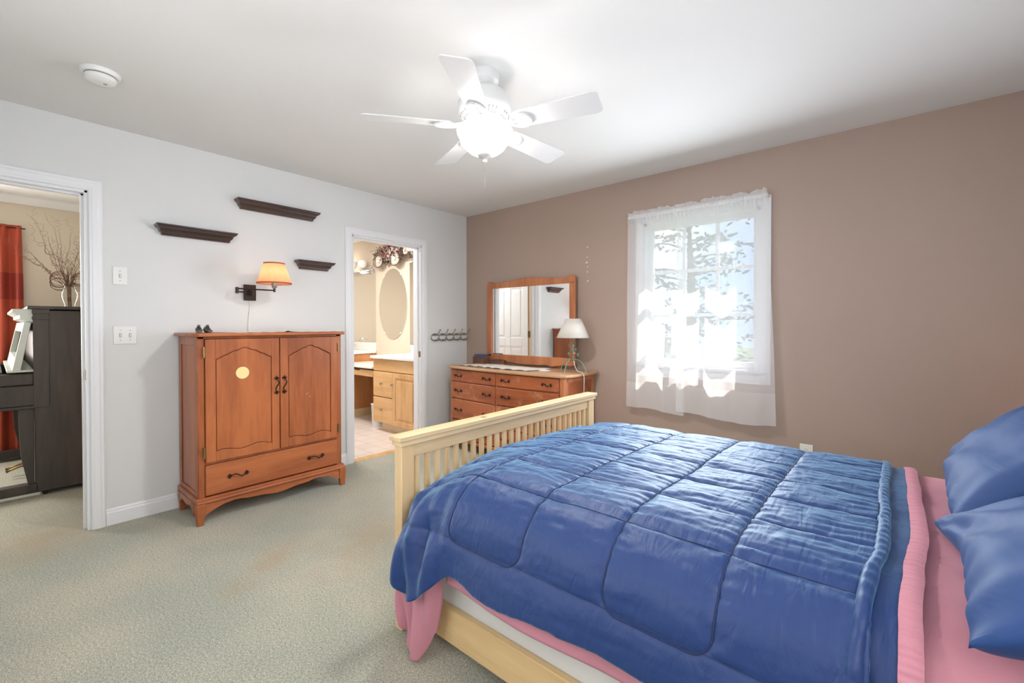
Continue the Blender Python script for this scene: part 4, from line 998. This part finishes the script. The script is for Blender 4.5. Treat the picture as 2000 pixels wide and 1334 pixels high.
for (a, b) in ((.10, .315), (.405, .62)):
    for (z0, z1) in ((.22, .93), (1.05, 1.74), (1.84, 1.94)): pans.append((xe - b, xe - a, z0, z1))
frame_door(m, xe - DW, xe, .012, DH - .02, pans)
for p in pans: m.box(p[0] + .035, yd0 + .001, p[2] + .035, p[1] - .035, yd1 - .001, p[3] - .035)
obj('door_leaf', m, M_trim, dr1, bevel=.004)
obj('door_edge', B(xe, yd0, .012, xe + .002, yd1, DH - .02), M_oak, dr1, label='raw wood door edge')
for z in (.25, 1.10, 1.80): obj('hinge', MB().box(xe - .0, yd0 - .002, z - .045, xe + .004, yd1, z + .045).tube([(xe + .006, yd0 - .0, z - .047), (xe + .006, yd0, z + .047)], .006, 8), M_brass, dr1)
obj('doorknob', MB().lathe([(.026, 0), (.026, .006), (.011, .012), (.011, .03), (.026, .045), (.024, .062), (.008, .068)], (xe - DW + .06, yd1, .95), 20, ax='y'), M_brass, dr1)

# ------------------------------------------------------------------ bathroom vanity run
VY = -.575
v1 = thing('bathroom_vanity', 'oak bathroom vanity with two drawers and a door, seen through the doorway', 'vanity', (-.55, -.3, 0))
obj('carcass', MB().box(-.985, VY + .02, .10, -.125, -.01, .835), M_oak, v1, bevel=.002)
obj('toe_kick', B(-.92, VY + .075, 0, -.125, -.02, .10), paint('pale_toe', srgb(226, 204, 170), .5), v1)
obj('false_front', B(-.98, VY, .70, -.13, VY + .02, .832), M_oakh, v1, bevel=.004)
for z0, z1 in ((.405, .69), (.105, .395)):
    d = obj('drawer', B(-.98, VY - .002, z0, -.60, VY + .018, z1), M_oakh, v1, bevel=.005)
    obj('knob', MB().lathe([(.006, 0), (.006, -.012), (.014, -.018), (.012, -.026), (.002, -.028)], (-.80, VY - .002, (z0 + z1) / 2 + .01), 12, ax='y'), M_nickel, d)
d = obj('door', MB().box(-.59, VY - .002, .105, -.13, VY + .010, .69), M_oak, v1, bevel=.002)
obj('door_frame', MB().box(-.59, VY - .010, .105, -.535, VY, .69).box(-.185, VY - .010, .105, -.13, VY, .69).box(-.54, VY - .010, .635, -.18, VY, .69).box(-.54, VY - .010, .105, -.18, VY, .16).box(-.505, VY - .008, .19, -.215, VY, .605), M_oak, d, bevel=.005)
obj('knob', MB().lathe([(.006, 0), (.006, -.012), (.014, -.018), (.012, -.026), (.002, -.028)], (-.575, VY - .01, .56), 12, ax='y'), M_nickel, d)
m = MB().box(-1.005, VY - .03, .838, -.118, -.003, .872); 
ct = obj('countertop', m, M_counter, v1, bevel=.008, seg=3, label='glossy white countertop')
obj('backsplash', MB().box(-1.005, -.022, .872, -.118, -.002, .975), M_counter, v1, bevel=.004)
obj('basin', MB().lathe([(.21, .8725), (.20, .876), (.185, .874), (.16, .8735), (.001, .8728)], (-.56, -.30, 0), 32), M_counter, v1)
obj('faucet', MB().tube(spline([(-.56, -.08, .87), (-.56, -.08, .97), (-.56, -.11, 1.0), (-.56, -.19, .98)], 5), .009, 8).ball((-.64, -.08, .90), .02, 8, 6).ball((-.48, -.08, .90), .02, 8, 6), M_chrome, v1)
# makeup desk between the two vanities
v2 = thing('makeup_desk', 'low oak makeup desk with an open knee space left of the bathroom vanity', 'desk', (-1.41, -.3, 0))
obj('desk_top', B(-1.80, VY - .02, .712, -.99, -.003, .735), M_counter, v2, bevel=.004)
obj('apron', MB().prism([(-1.80, .615), (-.99, .615), (-.99, .690), (-1.27, .690), (-1.29, .675), (-1.42, .675), (-1.44, .690), (-1.80, .690)], 'y', VY, VY + .02), M_oakh, v2, bevel=.002)
obj('drawer_slides', B(-1.79, VY + .03, .69, -1.0, -.02, .711), M_dark, v2)
v3 = thing('bathroom_vanity', 'second oak vanity beyond the makeup desk, only its side showing', 'vanity', (-2.3, -.3, 0))
obj('carcass', B(-2.90, VY + .02, .10, -1.815, -.01, .835), wood('oak_side', srgb(176, 112, 66), srgb(206, 142, 92), (1, 1, .1), 12, .4), v3, bevel=.002)
obj('toe_kick', B(-2.90, VY + .02, 0, -1.812, -.01, .10), paint('pale_base', srgb(222, 196, 156), .5), v3)
obj('countertop', B(-2.90, VY - .03, .838, -1.80, -.003, .872), M_counter, v3, bevel=.008); obj('backsplash', B(-2.90, -.022, .872, -1.80, -.002, .985), M_counter, v3, bevel=.004)
obj('faucet', MB().tube(spline([(-2.35, -.08, .87), (-2.35, -.08, .99), (-2.35, -.12, 1.03), (-2.35, -.20, 1.0)], 5), .009, 8).ball((-2.45, -.08, .93), .022, 8, 6).ball((-2.25, -.08, .93), .022, 8, 6), M_chrome, v3)
def flat_mirror(x0, x1, z0, z1, lbl):
    t = thing('bathroom_mirror', lbl, 'mirror', ((x0 + x1) / 2, -.004, z0)); obj('mirror_glass', B(x0, -.008, z0, x1, -.002, z1), M_mirror, t)
    obj('clip', MB().box(x0 + .05, -.012, z0 - .006, x0 + .08, -.001, z0 + .008).box(x0 + .05, -.012, z1 - .008, x0 + .08, -.001, z1 + .006).box(x1 - .08, -.012, z1 - .008, x1 - .05, -.001, z1 + .006), M_chrome, t)
flat_mirror(-2.86, -1.812, .99, 1.95, 'large plain bathroom mirror on the far left, under the vanity light')
flat_mirror(-1.038, -.13, .98, 2.02, 'plain bathroom mirror at the right edge of the doorway, above the sink vanity')
ov = thing('oval_mirror', 'tall oval frameless mirror above the makeup desk in the bathroom', 'mirror', (-1.412, -.004, 1.51))
obj('mirror_glass', MB().prism([(-1.412 + .318 * math.cos(a), 1.508 + .470 * math.sin(a)) for a in [2 * PI * k / 72 for k in range(72)]], 'y', -.010, -.003), M_mirror, ov, smooth=False)
for a in (.95, 2.2, 4.1, 5.32):
    obj('clip', MB().ball((-1.412 + .318 * math.cos(a), -.011, 1.508 + .470 * math.sin(a)), (.012, .006, .012), 8, 5), M_plasticw, ov)
# vanity lights: chrome bar, frosted cup shades
M_cup = paint('frosted_cup', srgb(240, 238, 234), .25)
def vanity_light(x0, x1, z, lbl, n, energy):
    t = thing('vanity_light', lbl, 'wall light', ((x0 + x1) / 2, -.03, z)); obj('bar', MB().box(x0, -.05, z - .035, x1, -.002, z + .035), M_chrome, t, bevel=.012, seg=4)
    for k in range(n):
        x = x0 + (x1 - x0) * (k + .5) / n
        obj('arm', MB().tube(spline([(x, -.04, z), (x, -.10, z + .02), (x, -.12, z + .05)], 5), .007, 8), M_chrome, t)
        obj('cup_shade', MB().lathe([(.022, z + .045), (.045, z + .06), (.06, z + .10), (.066, z + .15)], (x, -.12, 0), 24, caps=False), M_cup, t, solid=.003)
    light('POINT', 'vanity_fill', ((x0 + x1) / 2, -.22, z + .1), energy, (1, .93, .84), shadow_soft_size=.08)  # weak fill added in front of the bar, the cups are unlit
vanity_light(-2.86, -1.84, 1.975, 'chrome vanity light bar above the far left bathroom mirror', 4, 1.2)
vanity_light(-1.00, -.2, 2.09, 'vanity light bar above the right bathroom mirror, mostly hidden by the door frame', 3, 1.2)
t = thing('wastebasket', 'white wastebasket on the tiles between makeup desk and vanity', 'bin', (-1.075, -.44, 0))
obj('bin_body', MB().lathe([(.068, 0), (.072, .01), (.085, .27), (.088, .275)], (-1.085, -.44, 0), 24), M_plasticw, t); obj('bin_rim', MB().lathe([(.088, .27), (.092, .275), (.088, .28)], (-1.085, -.44, 0), 24, caps=False), M_plasticw, t)
# dried flower swag above the oval mirror
sw = thing('dried_flower_swag', 'dried flower and twig swag hung above the oval bathroom mirror', 'flower swag', (-1.40, -.03, 2.15))
random.seed(3)
def leaf_mb(m, c, d, L_, w_, curl=.3):
    d = d.normalized(); s = d.cross(Vector((0, 1, 0))); s = s.normalized() if s.length > .01 else Vector((1, 0, 0)); up = s.cross(d)
    pts = []
    for k in range(6):
        t_ = k / 5; ww = w_ * math.sin(PI * (t_ * .92 + .04)) ** .8; c0 = c + d * L_ * t_ + up * curl * L_ * t_ * t_
        pts.append([c0 - s * ww, c0 + up * ww * .4, c0 + s * ww])
    m.rings(pts, caps=False, closed=False)
def swag_part(name, mat, n, R, L_, w_, cx=-1.38, cz=2.17, zr=.11):
    m = MB()
    for _ in range(n):
        a = random.uniform(0, 2 * PI); r = R * math.sqrt(random.random()); c = Vector((cx + r * math.cos(a), -.04 - .10 * random.random() * (1 - r / (R * 1.2)), cz + zr / R * r * math.sin(a)))
        for _k in range(3): leaf_mb(m, c, Vector((random.uniform(-1, 1), -random.uniform(.1, .9), random.uniform(-1, 1))), L_ * random.uniform(.7, 1.3), w_)
    return obj(name, m, mat, sw)
swag_part('leaves', paint('dried_leaf', srgb(150, 130, 112), .8), 90, .36, .05, .012)
swag_part('pink_petals', paint('dusty_rose', srgb(150, 84, 92), .8), 46, .27, .04, .014, cz=2.20)
swag_part('pale_petals', paint('dried_cream', srgb(206, 188, 178), .8), 75, .33, .045, .015)
swag_part('brown_leaves', paint('dried_brown', srgb(112, 84, 70), .8), 55, .38, .05, .012)
M_bloom = paint('cream_bloom', srgb(226, 218, 206), .8)
for cx, cz, r in ((-1.62, 2.085, .075), (-1.25, 2.09, .085), (-1.02, 2.17, .05)):
    m = MB()
    for j in range(16):
        a = 2 * PI * j / 16; leaf_mb(m, Vector((cx, -.09, cz)), Vector((math.cos(a), -.35, math.sin(a) * .75)), r, r * .26, .5)
    m.ball((cx, -.10, cz), (r * .45, .02, r * .35), 8, 5)
    obj('cream_bloom', m, M_bloom, sw)
m = MB()
for _ in range(26):
    a = random.choice((random.uniform(2.5, 3.9), random.uniform(-.5, .9))); r = random.uniform(.35, .62) if a > 2 else random.uniform(.3, .42)
    p0 = Vector((-1.38, -.05, 2.16)); p1 = p0 + Vector((r * math.cos(a), -.03, r * .55 * math.sin(a)))
    m.tube(spline([p0, p0.lerp(p1, .5) + Vector((0, -.02, random.uniform(-.03, .03))), p1], 4), .0018, 4)
    m.ball(p1, .006, 5, 3)
for cx, cz in ((-1.62, 2.08), (-1.24, 2.08), (-1.03, 2.16)):
    for j in range(5): m.tube([(cx + (.08 + .008 * j) * math.cos(a), -.06 - .01 * j, cz + (.06 + .006 * j) * math.sin(a)) for a in [2 * PI * q / 16 for q in range(17)]], .003, 4)
obj('twigs', m, paint('twig_brown', srgb(110, 84, 70), .8), sw)

# ------------------------------------------------------------------ piano room
pn = thing('upright_piano', 'dark upright piano seen end-on through the left doorway', 'piano', (-1.72, -3.05, 0))
PXE = -1.0; PXW = -2.47; PB = -2.62; PF = -3.29
m = MB()
m.box(PXW, PF, .03, PXE, PB, 1.335)
obj('case', m, M_piano, pn, bevel=.003)
obj('lid', MB().box(PXW - .02, PF - .03, 1.342, PXE + .02, PB, 1.366), M_piano, pn, bevel=.005)
obj('end_pilaster', MB().box(PXE - .02, PF - .004, .64, PXE + .008, PF + .075, 1.342).box(PXE - .02, PF - .008, 1.27, PXE + .014, PF + .08, 1.29).box(PXE - .02, PF - .008, 1.31, PXE + .014, PF + .08, 1.342), M_piano, pn, bevel=.002)
M_psheen = paint('case_front_sheen', srgb(196, 204, 196), .3)  # pale sunlit sheen put into the colour
obj('cornice', MB().prism([(PF, 1.342), (PF - .10, 1.342), (PF - .10, 1.325), (PF - .065, 1.30), (PF - .065, 1.275), (PF - .03, 1.26), (PF, 1.25)], 'x', PXW, PXE - .01), M_psheen, pn, label='moulded cornice painted pale as if sunlit')
m = MB()
for (ya, za, yb, zb) in ((-3.325, 1.25, -3.375, .93),):
    R_ = lambda w0, w1: None
q = [( -3.300, 1.250), (-3.335, 1.250), (-3.395, .905), (-3.355, .905)]
m.prism(q, 'x', PXE - .09, PXE - .012); m.prism(q, 'x', PXW + .02, PXW + .1)
m.prism([(-3.300, 1.250), (-3.335, 1.250), (-3.347, 1.18), (-3.312, 1.18)], 'x', PXW + .1, PXE - .09); m.prism([(-3.343, .99), (-3.378, .99), (-3.395, .905), (-3.355, .905)], 'x', PXW + .1, PXE - .09)
obj('music_desk', m, M_psheen, pn, bevel=.003, label='pale framed music desk')
obj('keybed', MB().box(PXW, -3.62, .655, PXE + .004, PF + .001, .80), M_piano, pn, bevel=.006)
for xa, xb in ((PXE - .06, PXE + .004), (PXW, PXW + .06)): obj('key_cheek', B(xa, -3.60, .80, xb, PF, .885), M_piano, pn, bevel=.012)
kb = obj('keys', MB().box(PXW + .07, -3.60, .80, PXE - .07, -3.46, .822), paint('ivory_keys', srgb(228, 224, 212), .3), pn)
m = MB()
for k in range(50):
    if k % 7 in (2, 6): continue
    x = PXW + .08 + (PXE - PXW - .16) * k / 50; m.box(x, -3.54, .82, x + .011, -3.46, .832)
obj('black_keys', m, M_dark, kb)
obj('key_lid', MB().box(PXW + .06, -3.455, .82, PXE - .06, -3.44, .90), M_piano, pn, bevel=.003)
obj('shelf_ledge', MB().box(PXW + .02, -3.42, .895, PXE - .01, PF, .91), M_psheen, pn, bevel=.003)
obj('keybed_trim', MB().box(PXW, -3.62, .635, PXE + .01, PF, .655), M_piano, pn, bevel=.003)
for x in (PXE - .06, PXW): obj('leg', MB().prism([(PF - .005, .635), (PF - .08, .635), (PF - .07, .3), (PF - .035, .09), (PF - .005, .09)], 'x', x, x + .055), M_piano, pn, bevel=.004)
for x in (PXE - .08, PXW): obj('toe_block', MB().box(x, -3.62, .03, x + .085, PF + .01, .095).box(x + .01, -3.60, 0, x + .07, -3.54, .03), M_piano, pn, bevel=.006)
obj('caster', MB().tube([(PXE - .06, PF + .05, .018), (PXE - .02, PF + .05, .018)], .018, 12).tube([(PXE - .06, PB - .05, .018), (PXE - .02, PB - .05, .018)], .018, 12).tube([(PXW + .06, PF + .05, .018), (PXW + .02, PF + .05, .018)], .018, 12).tube([(PXW + .06, PB - .05, .018), (PXW + .02, PB - .05, .018)], .018, 12), M_iron, pn)
for x in (-1.70, -1.79): obj('pedal', MB().tube(spline([(x, PF + .0, .09), (x, PF - .06, .085), (x, PF - .13, .06)], 4), [.008] * 8 + [.014], 8), M_brass, pn)
o = obj('sheet_music', MB().box(-1.36, -3.60, .888, -1.07, -3.40, .893).rot(.0, 'X', (-1.2, -3.5, .89)), paint('paper_pale', srgb(206, 214, 210), .3), pn)
bpy.data.objects.remove(o)
# glass vase with curly willow
vx, vy = -1.30, -3.08
o = thing('glass_vase', 'clear glass vase standing on top of the piano', 'vase', (vx, vy, 1.367))
obj('vase_body', MB().lathe([(.030, 1.367), (.034, 1.372), (.030, 1.385), (.046, 1.44), (.050, 1.475), (.034, 1.515), (.030, 1.53), (.042, 1.553)], (vx, vy, 0), 32, caps=False).lathe([(.030, 1.368), (.001, 1.368)], (vx, vy, 0), 32), M_vase, o)
br = thing('curly_branches', 'bare curly willow branches rising from the glass vase', 'branches', (vx, vy, 1.375))
random.seed(11); M_twig = paint('willow', srgb(118, 84, 66), .8)
def curly(p0, d, L_, amp, r, n=48):
    d = Vector(d).normalized(); s = d.orthogonal().normalized(); b = d.cross(s); ph = random.uniform(0, 6); P_ = []
    for k in range(n + 1):
        t_ = k / n; a = ph + t_ * random.uniform(9, 13); am = amp * min(1, t_ * 2.5) * (.6 + .6 * math.sin(t_ * 9 + ph))
        P_.append(Vector(p0) + d * L_ * t_ + s * am * math.cos(a) + b * am * math.sin(a))
    return MB().tube(P_, [r * (1 - .75 * k / n) for k in range(n + 1)], 5)
for k in range(26):
    th = random.uniform(-.95, .42); L_ = random.uniform(.38, .62) if k % 3 else random.uniform(.25, .4)
    d = (random.uniform(-.25, .25), math.sin(th), math.cos(th)); m = MB().tube([(vx, vy + .01 * math.sin(k), 1.375), (vx, vy + .02 * math.sin(th), 1.53)], .0022, 5)
    c = curly((vx, vy + .02 * math.sin(th), 1.53), d, L_, .026, .0021); m.add(c.v, c.f); obj('branch', m, M_twig, br)
for k in range(14):
    sgn = -1 if k % 2 else 1; m = MB(); r = random.uniform(.03, .06); z = random.uniform(1.55, 1.60)
    m.tube([(vx + random.uniform(-.003, .003) + .02 * math.sin(a), vy + sgn * (.06 + .05 * math.cos(a) * 1) + 0, z + r * math.sin(a)) for a in [1.9 * PI * q / 22 for q in range(23)]], .002, 5); obj('curl', m, M_twig, br)
# small dark figurine at the door edge
fg = thing('figurine', 'small dark figurine on the piano, half hidden by the door frame', 'figurine', (-1.05, -3.0, 1.367))
obj('body', MB().lathe([(.014, 1.367), (.016, 1.372), (.006, 1.39), (.010, 1.42), (.005, 1.44), (.008, 1.452), (.001, 1.46)], (-1.06, -3.005, 0), 12), M_dark, fg)
obj('arm', MB().tube([(-1.06, -3.005, 1.425), (-1.055, -3.022, 1.435), (-1.055, -3.024, 1.45)], .003, 5), M_dark, fg)
# rust curtain on the far wall
def rust(u, v):
    y = -3.295 - .62 * u; z = 2.15 - 2.10 * v
    a = .35 + .65 * min(1, v * 6)
    x = -2.50 + a * .022 * math.sin(y * 62 + .5 * math.sin(v * 3)) + .006 * math.sin(y * 140) * (v < .06)
    return Vector((x, y + .010 * math.sin(v * 4) - .006 * v, z))
rc = obj('rust_curtain', MB().grid(rust, 130, 50), M_rust, None, solid=.002); OFF[rc.name] = Vector((0, 0, 0)); tag(rc, 'long rust red curtain in the piano room', 'curtain')
def band(u, v):
    p = rust(u, .21 + .115 * v); return p + Vector((.004, 0, 0))
def mband():
    m_, t_, b_ = newmat('rust_ribbed'); L = t_.links.new; N = t_.nodes.new; tcn = N('ShaderNodeTexCoord'); wv = N('ShaderNodeTexWave'); wv.bands_direction = 'Z'; wv.inputs['Scale'].default_value = 28; L(tcn.outputs['Object'], wv.inputs['Vector'])
    r = N('ShaderNodeValToRGB'); r.color_ramp.elements[0].color = srgb(120, 36, 24); r.color_ramp.elements[1].color = srgb(160, 52, 34); L(wv.outputs['Fac'], r.inputs['Fac']); L(r.outputs[0], b_.inputs['Base Color']); b_.inputs['Roughness'].default_value = .7; return m_
obj('ribbed_band', MB().grid(band, 130, 8), mband(), rc, label='darker ribbed band')
o = thing('curtain_rod', 'dark rod holding the rust red curtain in the piano room', 'curtain rod', (-2.5, -3.9, 2.13)); obj('rod', MB().tube([(-2.50, -3.27, 2.125), (-2.50, -4.9, 2.125)], .006, 8), M_bronze, o); obj('bracket', MB().tube([(-2.565, -3.30, 2.125), (-2.50, -3.30, 2.125)], .005, 6), M_bronze, o)

# ------------------------------------------------------------------ outdoors
M_grass = paint('lawn', srgb(74, 92, 62), .9, .5, 30, var=.2, vscale=1)
struct('ground', MB().box(-25, WT + .01, -1.2, 30, 45, -1.0), M_grass)
M_bark = paint('bark', srgb(92, 76, 62), .9, .5, 40); M_fol = [paint('needles', srgb(62, 80, 66), .8, var=.3), paint('foliage', srgb(84, 102, 80), .8, var=.3)]
def tree(x, y, h, spread, kind, lbl):
    t = thing('garden_tree', lbl, 'tree', (x, y, -1.0), 'trees outside the window'); rnd = random.Random(int(x * 100) + kind)
    obj('trunk', MB().tube([(x, y, -1.0), (x + .1, y, h * .4), (x, y, h)], [.18, .13, .03], 8), M_bark, t)
    bm_ = MB(); lf = MB()
    for k in range(34):
        z = .2 + (h - .3) * k / 34; L_ = spread * (1 - .55 * k / 34) * rnd.uniform(.7, 1.1); a = rnd.uniform(0, 2 * PI)
        e = Vector((x + L_ * math.cos(a), y + L_ * math.sin(a), z + .1 * L_)); bm_.tube([(x, y, z), Vector((x, y, z)).lerp(e, .5) + Vector((0, 0, .08)), e], [.035, .022, .008], 5)
        for j in range(26):
            s = rnd.uniform(.25, 1.05); c = Vector((x, y, z)).lerp(e, s) + Vector((rnd.gauss(0, .18), rnd.gauss(0, .18), rnd.gauss(0, .09)))
            leaf_mb(lf, c, Vector((rnd.uniform(-1, 1), rnd.uniform(-1, 1), rnd.uniform(-.5, .4))), rnd.uniform(.12, .24), .035 if kind else .025, .1)
    obj('branches', bm_, M_bark, t); obj('foliage', lf, M_fol[kind], t)
tree(2.3, 7.5, 6.2, 2.0, 0, 'dark evergreen seen through the right side of the window')
tree(-.8, 9.5, 4.6, 2.2, 1, 'leafy green tree seen through the left side of the window')
